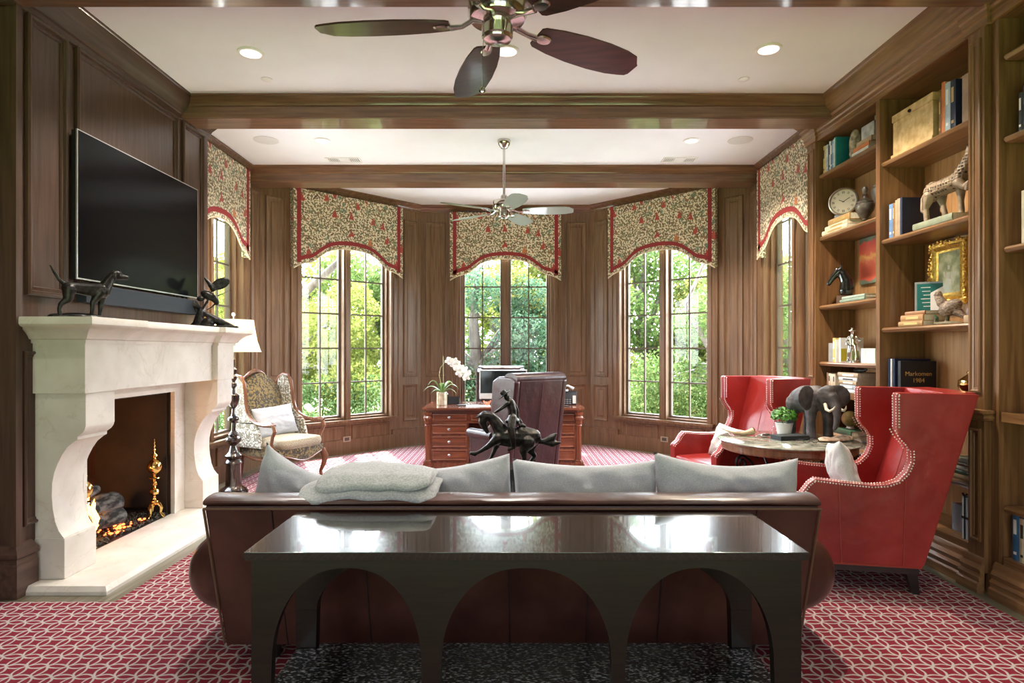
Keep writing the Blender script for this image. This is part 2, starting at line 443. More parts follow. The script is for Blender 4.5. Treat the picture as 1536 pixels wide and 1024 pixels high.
# floor / ceiling
poly = [(-3.9,-2.2), (-3.9,7.89), (-3.20,7.89+.1), (-1.42,9.80), (1.22,9.80), (3.00,7.99), (3.9,7.89), (3.9,-2.2)]
poly = [(-3.9,-2.2), (-3.9,7.95), (-3.25,7.95), (-1.46,9.74), (1.26,9.74), (3.05,7.95), (3.9,7.95), (3.9,-2.2)]
m = MB(); m.prism(poly, -.10, 0, 'z'); floor = struct(m.build('floor', FLOORW))
m = MB(); m.prism(poly, HC, HC+.15, 'z'); struct(m.build('ceiling', CEIL))
# window walls
OPW, OZ0, OZ1 = .70, .475, 3.42
WT = .21
def window_wall(name, wn, p0, p1, uc, u_lo=None):
    M, ln = wframe(p0, p1)
    a, b = uc-OPW, uc+OPW
    m = MB(M)
    m.box(-.0, a, -WT, 0, 0, HC); m.box(b, ln, -WT, 0, 0, HC)
    m.box(a, b, -WT, 0, 0, OZ0); m.box(a, b, -WT, 0, OZ1, HC)
    # panelling on both flanks, below the sill
    for (s0, s1) in ((0, a-.16), (b+.16, ln)):
        if s1 - s0 > .25:
            q = .075
            s0 += q; s1 -= q*.9
            panel(m, s0, s1, 1.05, 3.44); panel(m, s0, s1, .38, .93)
    m.box(0, ln, 0, .022, 0, .20)      # base board with cap
    for (s0, s1) in ((0.0, a-.02), (b+.02, ln)):
        if s1 > s0: m.box(s0, s1, 0, .028, .20, .262); m.box(s0, s1, 0, .036, .262, .275)
    w3 = (b-a)/2
    for k in range(2):
        panel(m, a+.05+k*w3, a+w3-.05+k*w3, .13, .40, .0 if 0 else .0225 if 0 else 0, False)
    w = struct(m.build(name, WZ))
    # stepped casing around the opening
    t = MB(M)
    cas = [(-.155,0),(-.155,.030),(-.125,.034),(-.115,.020),(-.075,.022),(-.068,.036),(-.045,.036),(-.038,.018),(0,.018),(0,.001)]
    vs = []; fs = []; mm = len(cas)
    for (cu, cz, su, sz) in ((a,OZ0,1,0),(a,OZ1,1,-1),(b,OZ1,-1,-1),(b,OZ0,-1,0)):
        for i, h in cas: vs.append((cu+su*i, h, cz+sz*i if sz else cz))
    for c in range(3):
        for k in range(mm-1): fs.append((c*mm+k, (c+1)*mm+k, (c+1)*mm+k+1, c*mm+k+1))
    t.add(vs, fs)
    t.box(a-.10, b+.10, -.10, .055, OZ0-.035, OZ0)          # sill
    t.box(a-.08, b+.08, 0, .03, OZ0-.07, OZ0-.035)
    struct(t.build('trim_%d' % wn, WZ))
    # window: frame, mullion, sashes, muntins, glass
    f = MB(M); dg = -.14
    f.box(uc-.055, uc+.055, dg-.05, -.03, OZ0, OZ1)
    f.box(uc-.03, uc+.03, -.03, -.008, OZ0, OZ1)
    f.box(a, a+.03, dg-.05, -.06, OZ0, OZ1); f.box(b-.03, b, dg-.05, -.06, OZ0, OZ1)
    f.box(a, b, dg-.05, -.06, OZ1-.05, OZ1)
    f.box(a, b, dg-.05, -.05, OZ0, OZ0+.025)
    fr = struct(f.build('window_%d' % wn, WZ))
    for s0, s1 in ((a+.03, uc-.055), (uc+.055, b-.03)):
        sa = MB(M)
        sa.frame(s0, s1, OZ0+.025, OZ1-.05, [(0,-.025),(0,.02),(.028,.02),(.032,.008),(.032,-.025)], dg)
        sa.build('sash_frame', SASH, fr)
        mu = MB(M)
        for k in range(1, 7):
            z = .515 + .484*k
            if z < OZ1-.1: mu.box(s0+.03, s1-.03, dg-.010, dg+.012, z-.010, z+.010)
        mu.box((s0+s1)/2-.010, (s0+s1)/2+.010, dg-.010, dg+.012, OZ0+.05, OZ1-.08)
        mu.build('muntin_grid', SASH, fr)
        g = MB(M); g.add([(s0+.03, dg, OZ0+.055),(s1-.03, dg, OZ0+.055),(s1-.03, dg, OZ1-.08),(s0+.03, dg, OZ1-.08)], [(0,1,2,3)]); g.build('glass_pane', GLASS, fr)
    return M
SASH = plain('sash_paint', (.11,.085,.06), .6)
UC = 2.517/2
VM = []
VM.append((window_wall('wall_left', 1, PT[0], PT[1], 6.62-5.95+.05), 6.62-5.95+.03, 1.44))
VM.append((window_wall('wall_bay_left', 2, PT[1], PT[2], UC), UC, 1.71))
VM.append((window_wall('wall_back', 3, PT[2], PT[3], 1.32), 1.32, 1.71))
VM.append((window_wall('wall_bay_right', 4, PT[3], PT[4], UC), UC, 1.71))
VM.append((window_wall('wall_right', 5, PT[4], PT[5], 7.89-6.67), 7.89-6.65, 1.44))
# outlets under the bay windows
def outlet(M, u, label):
    m = MB(M); m.bbox(u-.06, u+.06, .0225, .029, .17, .245, .002)
    o = m.build('wall_outlet', plain('brass_plate', (.42,.36,.26), .4, .6)); 
    i = MB(M); i.bbox(u-.035, u+.035, .028, .032, .185, .23, .001); i.build('socket', plain('socket_dark', (.06,.05,.045), .4), o)
    tag(o, label, 'outlet')
outlet(VM[1][0], 1.22, 'small brass outlet plate in the panelling under the left bay window')
outlet(VM[3][0], 1.32, 'small brass outlet plate in the panelling under the right bay window')
# other walls
m = MB(); m.box(-3.95, -3.20, -2.2, 3.67, 0, HC)
for a0 in (-1.9, -.9, .1, 1.1, 2.1): 
    M, _ = wframe((XL, a0), (XL, a0+.9)); mm = MB(M); panel(mm, 0.05, .85, 1.1, 3.4); panel(mm, .05, .85, .35, .95); m.v += mm.v; m.f += [tuple(i+len(m.v)-len(mm.v) for i in f) for f in mm.f]; m.mi += mm.mi
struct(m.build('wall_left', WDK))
m = MB(); m.box(3.24, 3.9, -2.2, 5.95, 0, HC); struct(m.build('wall_right', BKZ))
# rear wall (behind the camera) with three tall openings to the outdoors
m = MB()
xs = [-3.9, -3.0, -1.15, -.85, .95, 1.15, 2.9, 3.9]
for i in range(0, 8, 2): m.box(xs[i], xs[i+1], -2.2, -2.0, 0, HC)
for i in range(1, 7, 2): m.box(xs[i], xs[i+1], -2.2, -2.0, 2.7, HC)
struct(m.build('wall_rear', WX))
m = MB()
for i in range(1, 7, 2):
    a, b = xs[i], xs[i+1]; c = (a+b)/2
    m.box(a, a+.06, -2.15, -2.05, 0, 2.7); m.box(b-.06, b, -2.15, -2.05, 0, 2.7); m.box(c-.03, c+.03, -2.15, -2.05, 0, 2.64)
    m.box(a+.06, b-.06, -2.15, -2.05, 2.64, 2.7)
struct(m.build('door_1', SASH))

# chimney breast
Y0, Y1, XB = 3.67, 5.95, -2.93
OY0, OY1, OZT = 4.22, 5.36, 1.11
m = MB()
m.box(-3.95, XB, Y0, OY0, 0, HC); m.box(-3.95, XB, OY1, Y1, 0, HC); m.box(-3.95, XB, OY0, OY1, OZT, HC)
m.box(-3.95, -3.60, OY0, OY1, 0, OZT)
M, _ = wframe((XB, Y0), (XB, Y1))
mm = MB(M)
for (a, b) in ((3.74,4.085),(4.165,5.44),(5.51,5.90)):
    mm.frame(a-Y0, b-Y0, 1.79, 3.50, [(0,0),(0,.020),(.012,.028),(.028,.024),(.034,.008),(.052,.012),(.060,.004),(.060,0)])
mm.frame(.05, .30, .40, 1.45, PMOLD)
m.add(mm.v, mm.f)
# near end: corner pilaster
m.box(XB-.02, XB+.018, Y0-.018, Y0+.03, 0, HC)
m.box(XB-.02, XB+.014, Y1-.035, Y1+.012, 0, HC)
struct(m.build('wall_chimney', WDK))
BASEP = [(0,0),(.045,0),(.045,.19),(.036,.20),(.036,.225),(.050,.24),(.050,.262),(.026,.285),(.016,.30),(0,.31)]
m = MB(); m.sweep([(o,z) for o,z in BASEP], [(-3.2, Y0), (XB, Y0), (XB, 3.82)][::-1] if False else [(XB,3.79),(XB,Y0),(-3.2,Y0)][::-1])
struct(m.build('baseboard_chimney', WDKY))

# crowns
def crown_prof(o, d, zt=HC):
    return [(0,zt),(o,zt),(o,zt-.018),(o*.93,zt-.022),(o*.80,zt-.055*d/.2),(o*.52,zt-.10*d/.2),(o*.30,zt-.135*d/.2),(o*.26,zt-.150*d/.2),(o*.16,zt-.155*d/.2),(o*.14,zt-.19*d/.2),(0,zt-d)]
m = MB(); m.sweep(crown_prof(.07,.11), PT); struct(m.build('trim_crown_bay', WX))
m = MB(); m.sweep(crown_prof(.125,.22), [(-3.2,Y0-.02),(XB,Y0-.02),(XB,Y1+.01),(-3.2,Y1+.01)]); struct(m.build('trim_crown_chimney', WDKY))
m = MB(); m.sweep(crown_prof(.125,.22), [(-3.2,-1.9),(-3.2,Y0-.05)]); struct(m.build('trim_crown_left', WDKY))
# beams
for i, (y0, y1) in enumerate(((-.78,-.52),(1.32,1.58),(3.42,3.70),(5.49,5.745),(7.585,7.845))):
    m = MB()
    xa, xb = (XL, 3.0) if i == 4 else (-3.2 if i < 2 else -2.96, 2.86)
    if i == 4: pr = None
    m.box(xa, xb, y0, y1, 3.50, HC)
    m.box(xa, xb, y0-.012, y0-.0005, 3.503, 3.555); m.box(xa, xb, y1+.0005, y1+.012, 3.503, 3.555)
    pf = [(0,HC),(-.055,HC),(-.055,HC-.015),(-.045,HC-.02),(-.035,HC-.045),(-.012,HC-.075),(-.010,HC-.09),(0,HC-.095)]
    m.prism([(y0+o, z) for o, z in pf], xa, xb, 'x'); m.prism([(y1-o, z) for o, z in pf], xa, xb, 'x')
    struct(m.build('beam', WX)); bpy.context.scene.objects[-1]
# rename beams per setting rules
for k, o in enumerate([o for o in SC.objects if o.name.startswith('beam')]): o.name = 'trim_beam_%d' % (k+1)

# rug
m = MB()
rp = [(-3.02,-1.6), (-3.02,3.57), (-2.28,3.57), (-2.28,6.10), (-3.02,6.10), (-3.02,7.80), (-1.36,9.47), (1.16,9.47), (2.80,7.80), (2.80,6.2), (2.71,6.1), (2.71,-1.6)]
m.prism(rp, 0, .012, 'z'); o = m.build('rug', RUG)
tag(o, 'red wall to wall rug with a cream interlocking circle trellis', 'rug')

# valances
def valance(i, M, uc, w):
    labels = ['toile valance with red band on the left side wall window', 'toile valance with red band over the left angled bay window',
              'toile valance with red band over the centre bay window behind the hanging fan', 'toile valance with red band over the right angled bay window',
              'toile valance with red band on the right side window beside the bookcase']
    h = w/2; T = .10; ZT = 3.585
    U = M.to_3x3() @ Vector((1,0,0)); base = M @ Vector((uc, 0, 0))
    ang = math.atan2(U.y, U.x)
    root = thing('valance', labels[i], 'valance', (base.x, base.y, 0), ang, 'printed valances over the windows')
    # local: x along wall, -y into the room
    def low(t):      # t -1..1 lower edge height
        a = abs(t)
        pts = [(0,2.865),(.12,2.862),(.25,2.850),(.36,2.825),(.46,2.785),(.56,2.725),(.66,2.655),(.72,2.630),(.82,2.612),(.90,2.585),(1,2.535)]
        for (p, z), (q, y) in zip(pts, pts[1:]):
            if a <= q: return z + (y-z)*(a-p)/(q-p)
        return 2.535
    n = 48
    m = MB()
    top = [(-h + 2*h*k/n, ZT) for k in range(n+1)]
    bot = [(x, low(x/h)) for x, _ in top]
    vs = []
    for (x, z), (_, zb) in zip(top, bot): vs += [(x,-T,z),(x,-T,zb),(x,-T+.012,z),(x,-T+.012,zb)]
    fs = []
    for k in range(n):
        a = 4*k; b = a+4
        fs += [(a,a+1,b+1,b),(a+2,b+2,b+3,a+3),(a+1,a+3,b+3,b+1),(a,b,b+2,a+2)]
    m.add(vs, fs)
    m.box(-h, -h+.012, -T+.001, -.001, 2.55, ZT); m.box(h-.012, h, -T+.001, -.001, 2.55, ZT)
    m.box(-h, h, -T, -.001, ZT-.012, ZT)
    m.build('panel', VAL, root)
    # red band following the outline
    def strip(mb, P, Q):
        vs = []
        for p, q in zip(P, Q): vs += [(p[0],-T-.004,p[1]),(q[0],-T-.004,q[1]),(p[0],-T+.001,p[1]),(q[0],-T+.001,q[1])]
        fs = []
        for k in range(len(P)-1):
            a = 4*k; b = a+4
            fs += [(a,a+1,b+1,b),(a,b,b+2,a+2),(a+1,a+3,b+3,b+1)]
        mb.add(vs, fs)
    mar, bw = .045, .055
    b = MB(); P = []; Q = []
    for k in range(n+1):
        x = -h+mar + (2*h-2*mar)*k/n; P.append((x, low(x/h)+.05)); Q.append((x, low(x/h)+.05+bw))
    strip(b, P, Q)
    for s in (-1, 1):
        strip(b, [(s*(h-mar), ZT), (s*(h-mar), P[0][1])], [(s*(h-mar-bw), ZT), (s*(h-mar-bw), P[0][1])])
    b.build('red_band', TRIMR, root, ang=60)
    c = MB(); c.tube([(x, -T+.004, z-.004) for x, z in bot], .008, 6); c.build('welt_cord', CORD, root)
for i, (M, uc, w) in enumerate(VM): valance(i, M, uc, w)

# ceiling fittings
CANM = plain('can_trim_white', (.82,.82,.81), .5); CANE = plain('can_lens', (.9,.85,.75), .5, em=(1,.95,.88), es=.25)
cans = [(-1.97,4.69,.095,'recessed ceiling light on the left of the front ceiling bay'), (1.91,4.63,.095,'recessed ceiling light on the right of the front ceiling bay'),
        (-.04,4.66,.095,'recessed ceiling light half behind the near fan blade'), (-2.03,6.65,.085,'recessed ceiling light on the left beyond the first beam'),
        (1.92,6.65,.085,'recessed ceiling light on the right beyond the first beam'),
        (-1.97,2.4,.095,'added unseen recessed ceiling light out of frame on the left'),(1.91,2.4,.095,'added unseen recessed ceiling light out of frame on the right'),  # out-of-frame cans are added to brighten the foreground
        (-1.97,.3,.095,'added unseen recessed ceiling light out of frame, rear left'),(1.91,.3,.095,'added unseen recessed ceiling light out of frame, rear right')]
LIGHTS = []
for x, y, r, lb in cans:
    t = thing('recessed_light', lb, 'ceiling light', (x, y, HC), 0, 'recessed ceiling lights')
    m = MB(); m.lathe([(r*.78,-.001),(r*.80,-.012),(r*.95,-.012),(r,-.006),(r,0)], (0,0,0), 32); m.build('trim_ring', CANM, t)
    m = MB(); m.lathe([(.001,-.003),(r*.77,-.0135),(r*.77,-.001)], (0,0,0), 28); m.build('lens', CANE, t)
    ld = bpy.data.lights.new('can', 'SPOT'); ld.energy = 1; ld.spot_size = R(125); ld.spot_blend = .6; ld.shadow_soft_size = .06; ld.color = (1,.94,.86)
    lo = bpy.data.objects.new('can_lamp', ld); COL.objects.link(lo); lo.location = (x, y, HC-.04); LIGHTS.append(lo)
SPKM = noisy('speaker_grille', (.62,.62,.61), (.72,.72,.71), 300, .8)
for x, y, lb in ((-2.63,6.65,'round white ceiling speaker grille on the left'), (2.44,6.65,'round white ceiling speaker grille on the right')):
    m = MB(); m.lathe([(.001,-.006),(.12,-.006),(.13,-.004),(.13,0)], (0,0,0), 36); tag(m.build('ceiling_speaker', SPKM, None, (x,y,HC)), lb, 'speaker')
for x, y, lb in ((-2.03,5.15,'tiny round ceiling sensor on the left of the front bay'), (1.92,5.15,'tiny round ceiling sensor on the right of the front bay'),
                 (-1.55,8.2,'tiny round ceiling sensor in the window bay, left'),(1.0,8.2,'tiny round ceiling sensor in the window bay, right')):
    m = MB(); m.lathe([(.001,-.016),(.03,-.014),(.045,-.006),(.045,0)], (0,0,0), 24); tag(m.build('ceiling_sensor', CANM, None, (x,y,HC)), lb, 'sensor')
for x, y, lb in ((-1.98,7.33,'white ceiling air vent on the left before the second beam'), (1.97,7.33,'white ceiling air vent on the right before the second beam')):
    t = thing('air_vent', lb, 'vent', (x, y, HC), 0, 'white ceiling air vents')
    m = MB(); m.frame(-.20, .20, -.09, .09, [(0,0),(.002,.008),(.022,.008),(.024,0)]); m.v = [(a, c, -b) for a, b, c in m.v]; m.build('frame', CANM, t)
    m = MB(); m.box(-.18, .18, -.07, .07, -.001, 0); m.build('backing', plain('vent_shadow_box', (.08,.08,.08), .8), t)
    m = MB()
    for s in (-1, 1):
        for k in range(5): m.box(s*(.16-.022*k)-.006, s*(.16-.022*k)+.003, -.065, .065, -.007, -.001)
    m.box(-.06,.06,-.065,.065,-.006,-.001); m.build('slats', CANM, t)

# ================================================================== FANS
FANB = wood('fan_blade_dark_wood', (.030,.012,.010), (.085,.032,.026), 'x', rough=.3, coat=.5, coatr=.1)
FANB2 = plain('fan_blade_reflection_grey', (.34,.40,.37), .3, coat=.5)  # reflection on the far blades painted in as an even grey-green
def fan(loc, zc, a0, bmat, label, chain, Rr=.775):
    t = thing('ceiling_fan', label, 'ceiling fan', (loc[0], loc[1], 0), 0, 'ceiling fans')
    m = MB(); m.lathe([(.07,0),(.07,-.02),(.062,-.05),(.035,-.085),(.02,-.09)], (0,0,HC), 32); m.build('canopy', CHROME, t)
    m = MB(); m.cyl((0,0,zc+.14), .013, HC-.09-zc-.14, 16); m.build('downrod', CHROME, t)
    m = MB(); m.lathe([(.02,.19),(.035,.17),(.035,.14),(.09,.125),(.115,.12),(.125,.10),(.125,.045),(.115,.025),(.06,.015),(.06,-.005),(.02,-.01)], (0,0,zc), 40); m.build('motor_housing', CHROME, t)
    m = MB(); m.lathe([(.055,0),(.066,-.004),(.066,-.045),(.060,-.052),(.058,-.060),(.030,-.070),(.001,-.072)], (0,0,zc), 36); m.build('switch_housing', CHROME, t)
    for k in range(5):
        a = R(a0+72*k); Mx = Matrix.Rotation(a, 4, 'Z') @ Matrix.Translation((0,0,zc+.01)) @ Matrix.Rotation(R(-11), 4, 'X')
        m = MB(Mx); out = []
        prof = [(.20,.050),(.215,.062),(.30,.080),(.42,.093),(.55,.096),(.66,.088),(Rr-.045,.072),(Rr-.012,.062),(Rr,.045)]
        up = [(x, w) for x, w in prof]; dn = [(x, -w*(1 if x < Rr-.02 else .55)) for x, w in prof[::-1]]
        m.prism(up+dn, -.004, .004, 'z'); b = m.build('blade', bmat, t)
        m = MB(Mx); m.tube([(.055,0,.012),(.10,.01,.016),(.15,0,-.006),(.20,0,-.010)], [.012,.010,.009,.012], 10, flat=1.6)
        m.lathe([(.001,-.010),(.022,-.0095),(.027,-.003),(.024,0)], (.235,0,-.004), 20, sx=1.5); m.build('blade_bracket', CHROME, b)
    if chain:
        m = MB(); m.tube([(-.055,-.03,zc-.05),(-.062,-.035,zc-.14),(-.062,-.035,zc-.27)], .0016, 6); c = m.build('pull_chain', CHROME, t)
        m = MB(); m.sphere((-.062,-.035,zc-.285), .014, 14, (1,.6,1.2)); m.build('pull_knob', CHROME, c)
    return t
fan((-.062,2.63), 2.825, 104, FANB, 'near ceiling fan with dark wood blades and nickel hub at top of view', True)
fan((-.085,6.65), 2.93, -4, FANB2, 'far ceiling fan on a long nickel rod before the centre window', False, .74)
# ================================================================== FIREPLACE
t = thing('fireplace', 'cream stone fireplace with scrolled legs, deep mantel shelf and raised hearth', 'fireplace', (XB, 4.81, 0))
def FP(): return MB(Matrix.Translation((0, -4.81, 0)) )   # local x = distance from breast, y in world minus 4.81
S = [(0,.05),(.178,.05),(.178,.305),(.170,.312),(.146,.345),(.125,.40),(.110,.48),(.103,.56),(.106,.64),(.118,.70),(.140,.76),(.168,.815),(.200,.860),(.240,.893),(.262,.905),(.262,.925),(.290,.945),(.305,.965),(.312,.99),(.312,1.19),(0,1.19)]
for (a, b) in ((3.82,4.10),(5.53,5.81)):
    m = FP(); m.prism(S, a, b, 'y'); m.build('leg', STONE, t, bev=.004)
    m = FP(); m.box(.001, .186, a-.006, b+.006, .053, .30); m.build('leg_plinth', STONE, t, bev=.004)
m = FP(); m.box(0, .27, 4.115, 5.515, 1.19, 1.50)
m.box(0, .322, 3.80, 4.115, 1.1905, 1.50); m.box(0, .322, 5.515, 5.83, 1.1905, 1.50)
m.build('frieze', STONE, t, bev=.004)
mp = [(0,1.655),(.125,1.655),(.130,1.645),(.130,1.612),(.120,1.600),(.100,1.592),(.070,1.575),(.045,1.550),(.035,1.535),(.030,1.525),(.012,1.520),(.012,1.498),(0,1.498)]
path = [(0,3.80),(.322,3.80),(.322,4.115),(.27,4.115),(.27,5.515),(.322,5.515),(.322,5.83),(0,5.83)]
m = FP(); m.sweep(mp, path[::-1] if False else path); 
m.box(0, .40, 3.72, 5.90, 1.63, 1.652) if False else None
m.box(.001, .26, 3.825, 5.805, 1.503, 1.6545)
m.build('mantel_shelf', STONE, t)
m = FP()
for (a, b, z0, z1) in ((4.101,4.24,.053,1.10),(5.34,5.529,.053,1.10),(4.101,5.529,1.10,1.189)):
    m.box(0, .022, a, b, z0, z1)
m.frame(0,0,0,0,[(0,0),(0,0)]) if False else None
m.box(.0221,.034, 5.3405,5.375,.053,1.1005); m.box(.0221,.034,4.205,4.2395,.053,1.1005); m.box(.0221,.034,4.205,5.375,1.1006,1.135)
m.build('surround', STONE, t)
hp = [(0,0),(.525,0),(.525,.025),(.505,.052),(0,.052)]
m = FP(); m.sweep([(0,0),(.03,0),(.03,.022),(.012,.050),(0,.052)], [(0,3.72),(.495,3.72),(.495,5.93),(0,5.93)]); m.box(-.67, .495, 3.72, 5.93, 0, .052) if False else m.box(0,.495,3.72,5.93,0,.0518)
m.build('hearth', STONE, t)
BRK = noisy('sooty_firebrick', (.012,.011,.011), (.05,.03,.02), 2.2, .9, bst=.2)
BRKB = noisy('firebrick_back', (.035,.013,.007), (.15,.055,.022), 2.0, .9, bst=.2)
m = FP()
m.box(-.645,-.03,4.235,4.25,.0,1.10); m.box(-.645,-.03,5.33,5.345,.0,1.10); m.box(-.645,-.03,4.235,5.345,1.085,1.10); m.box(-.645,-.0,4.235,5.345,.0,.05)
m.build('firebox', BRK, t)
m = FP(); m.box(-.655,-.64,4.25,5.33,.05,1.085); m.build('fireback', BRKB, t)
# logs, embers, flames
LOG = noisy('charred_bark', (.012,.011,.010), (.14,.13,.12), 26, .95, bst=.8, stretch=(1,.4,1), lo=.42, hi=.62)
def log(p, q, r, label):
    p, q = Vector(p), Vector(q); n = 10
    pts = [p.lerp(q, k/n) + Vector((noise.noise(Vector((k*.7,r*9,0))),0,noise.noise(Vector((k*.7,3,r*9)))))*r*.25 for k in range(n+1)]
    m = MB(); m.tube(pts, [r*(1+.12*noise.noise(Vector((k*.9,5,r*20)))) for k in range(n+1)], 16)
    tag(m.build('log', LOG), label, 'log', 'fire logs')
log((-3.22,4.40,.235),(-3.22,5.02,.235),.085,'thick grey barked log lying at the back of the fire')
log((-3.08,4.30,.20),(-3.02,4.78,.19),.060,'charred log lying at the front of the fire')
log((-3.12,4.36,.36),(-3.22,4.80,.385),.038,'thin blackened branch lying across the top of the fire')
FL = plain('flame', (1,.4,.08), .5, em=(1,.36,.06), es=3)
EMB = plain('embers', (.6,.1,.03), .8, em=(1,.13,.03), es=1.6)
random.seed(3)
t2 = thing('fire', 'orange flames and glowing embers burning in the gravel bed', 'fire', (-3.05,4.75,.055))
m = Org()
for k in range(7):
    x, y = random.uniform(-.02,.05), -.36+random.uniform(0,.16); h = random.uniform(.12,.30)
    m.tube([(x,y,.08),(x+.015,y+.01,.08+h*.4),(x-.01,y,.08+h*.75),(x,y+.01,.08+h)], [.012,.022,.012,.002], 8)
m.build('flames', FL, t2)
m = MB()
for k in range(46):
    m.sphere((random.uniform(-.05,.11), random.uniform(-.38,.30)*random.random()**.5, .020+random.random()*.04), random.uniform(.004,.011), 6, (1,1.8,.8))
tag(m.build('embers', EMB, t2), kind='stuff')
GRV = noisy('black_lava_gravel', (.02,.018,.016), (.10,.085,.06), 60, .9, bst=.6)
m = MB(); rr = random.Random(5)
for k in range(1500):
    x = rr.uniform(-3.30,-2.945); y = rr.uniform(4.27,5.31)
    c = (x, y, .058+rr.random()*.035*max(.25, 1-abs(y-4.7)*1.2)); r = rr.uniform(.008,.017)
    q = Matrix.Rotation(rr.random()*6, 3, 'Z') @ Matrix.Rotation(rr.random()*6, 3, 'X')
    m.add([Vector(c)+q@Vector(v)*r for v in ((1,0,0),(-1,0,0),(0,1,0),(0,-1,0),(0,0,1),(0,0,-1))], [(0,2,4),(2,1,4),(1,3,4),(3,0,4),(2,0,5),(1,2,5),(3,1,5),(0,3,5)])
tag(m.build('lava_gravel', GRV, ang=10), 'bed of dark lava gravel on the firebox floor', 'gravel', kind='stuff')
# andirons
def andiron(x, y, lb):
    t = thing('andiron', lb, 'andiron', (x, y, .052), 0, 'brass andirons')
    pr = [(.001,.665),(.006,.655),(.003,.645),(.009,.632),(.004,.62),(.011,.605),(.005,.59),(.013,.575),(.006,.56),(.010,.545),(.024,.53),(.026,.52),(.012,.51),(.018,.495),
          (.030,.488),(.052,.462),(.058,.432),(.052,.402),(.030,.376),(.014,.368),(.012,.355),(.045,.345),(.047,.338),(.012,.33),(.012,.31),(.022,.295),(.022,.28),(.011,.27),(.014,.26),(.034,.245),(.040,.225),(.034,.205),(.014,.19),(.011,.175),(.016,.16),(.034,.152),(.036,.142),(.020,.135),(.020,.12),(.001,.118)]
    m = MB(); m.lathe(pr[::-1], (0,0,0), 28); m.build('baluster', BRASS, t)
    m = MB()
    for k in range(3):
        a = R(20+120*k); c, s_ = math.cos(a), math.sin(a)
        m.tube([(0,0,.125),(.035*c,.035*s_,.12),(.05*c,.05*s_,.085),(.045*c,.045*s_,.05),(.062*c,.062*s_,.02),(.075*c,.075*s_,.010)], [.014,.018,.016,.011,.012,.013], 10)
        m.tube([(.045*c+.02*s_,.045*s_-.02*c,.10),(.05*c,.05*s_,.06),(.045*c-.02*s_,.045*s_+.02*c,.10)], .005, 6)
    m.build('claw_feet', BRASS, t)
    m = MB(); m.box(-.33,-.03,-.012,.012,.07,.092); m.box(-.33,-.31,-.012,.012,0,.08); m.build('log_bar', IRON, t)
andiron(-2.985, 5.19, 'brass andiron with ball finials standing at the right of the fire')
andiron(-2.985, 4.335, 'brass andiron half hidden behind the near fireplace leg')
fl = bpy.data.lights.new('fire', 'POINT'); fl.energy = 5; fl.color = (1,.42,.12); fl.shadow_soft_size = .06
fo = bpy.data.objects.new('fire_lamp', fl); COL.objects.link(fo); fo.location = (-3.32,4.42,.42)
# TV + soundbar
TVS = plain('tv_glass_black', (.004,.004,.005), .16, spec=.12)
t = thing('television', 'large flat black television hung on the dark panelling over the mantel', 'television', (XB, 4.875, 0))
m = MB(); m.bbox(.028,.064,-.780,.780,1.930,2.910,.004); m.build('case', BLACKP, t)
m = MB(); m.bbox(.060,.071,-.785,.785,1.925,2.915,.002); m.build('bezel', plain('tv_silver_edge', (.62,.62,.62), .3, .8), t)
m = MB(); m.box(.0712,.0722,-.777,.777,1.935,2.907); m.build('screen', TVS, t)
m = MB(); m.box(.0,.03,-.25,.25,2.2,2.6); m.build('wall_mount', BLACKP, t)
t = thing('soundbar', 'long dark blue grey soundbar mounted directly under the television', 'soundbar', (XB, 4.9, 0))
m = MB(); m.bbox(.012,.085,-.74,.74,1.775,1.905,.008); m.build('body', noisy('soundbar_cloth', (.006,.010,.016), (.012,.018,.028), 300, .7), t)
m = MB(); m.box(.0,.014,-.4,.4,1.8,1.88); m.build('bracket', BLACKP, t)

# bronze dog on mantel
u = .000461
def DG(cx, cy, d=0): return ((cx-640)*u, d, (885-cy)*u)
t = thing('dog_statue', 'dark bronze pointer dog statue standing at the near end of the mantel', 'statue', (-2.712, 3.985, 1.655), R(50))
m = Org()
m.limb([DG(400,470),DG(520,470),DG(640,480),DG(800,480)], [.038,.036,.042,.050])
m.limb([DG(830,440),DG(880,340),DG(930,260)], [.042,.033,.027])
m.ell(DG(975,240), (.040,.025,.030)); m.limb([DG(1000,262),DG(1115,268)], [.022,.014]); 
for s in (-1,1): m.limb([DG(935,225,s*.020),DG(950,300,s*.022)], [.011,.007])
m.limb([DG(380,440),DG(300,370),DG(240,270),DG(200,185)], [.014,.010,.008,.005])
for s, dx in ((-1,0),(1,18)):
    m.limb([DG(400+dx,500,s*.018),DG(390+dx,620,s*.020),DG(310+dx,690,s*.020),DG(290+dx,760,s*.020),DG(300+dx,830,s*.020)], [.038,.026,.014,.011,.012])
for s, dx in ((-1,120),(1,0)):
    m.limb([DG(820-dx*.4,500,s*.018),DG(800-dx,650,s*.018),DG(790-dx,780,s*.018),DG(785-dx,825,s*.018)], [.036,.018,.012,.012])
o = m.build('dog', BRONZE, t); remesh(o, .0035, 1)
m = Org(); m.ell((-.05,0,.004),(.15,.055,.035)); m.ell((.03,.0,.002),(.15,.05,.022)); m.ell((-.17,0,.008),(.05,.04,.022))
o = m.build('ground_base', BRONZE, t); remesh(o, .005, 2)
for v in o.data.vertices: v.co.z = max(v.co.z, .0005) 
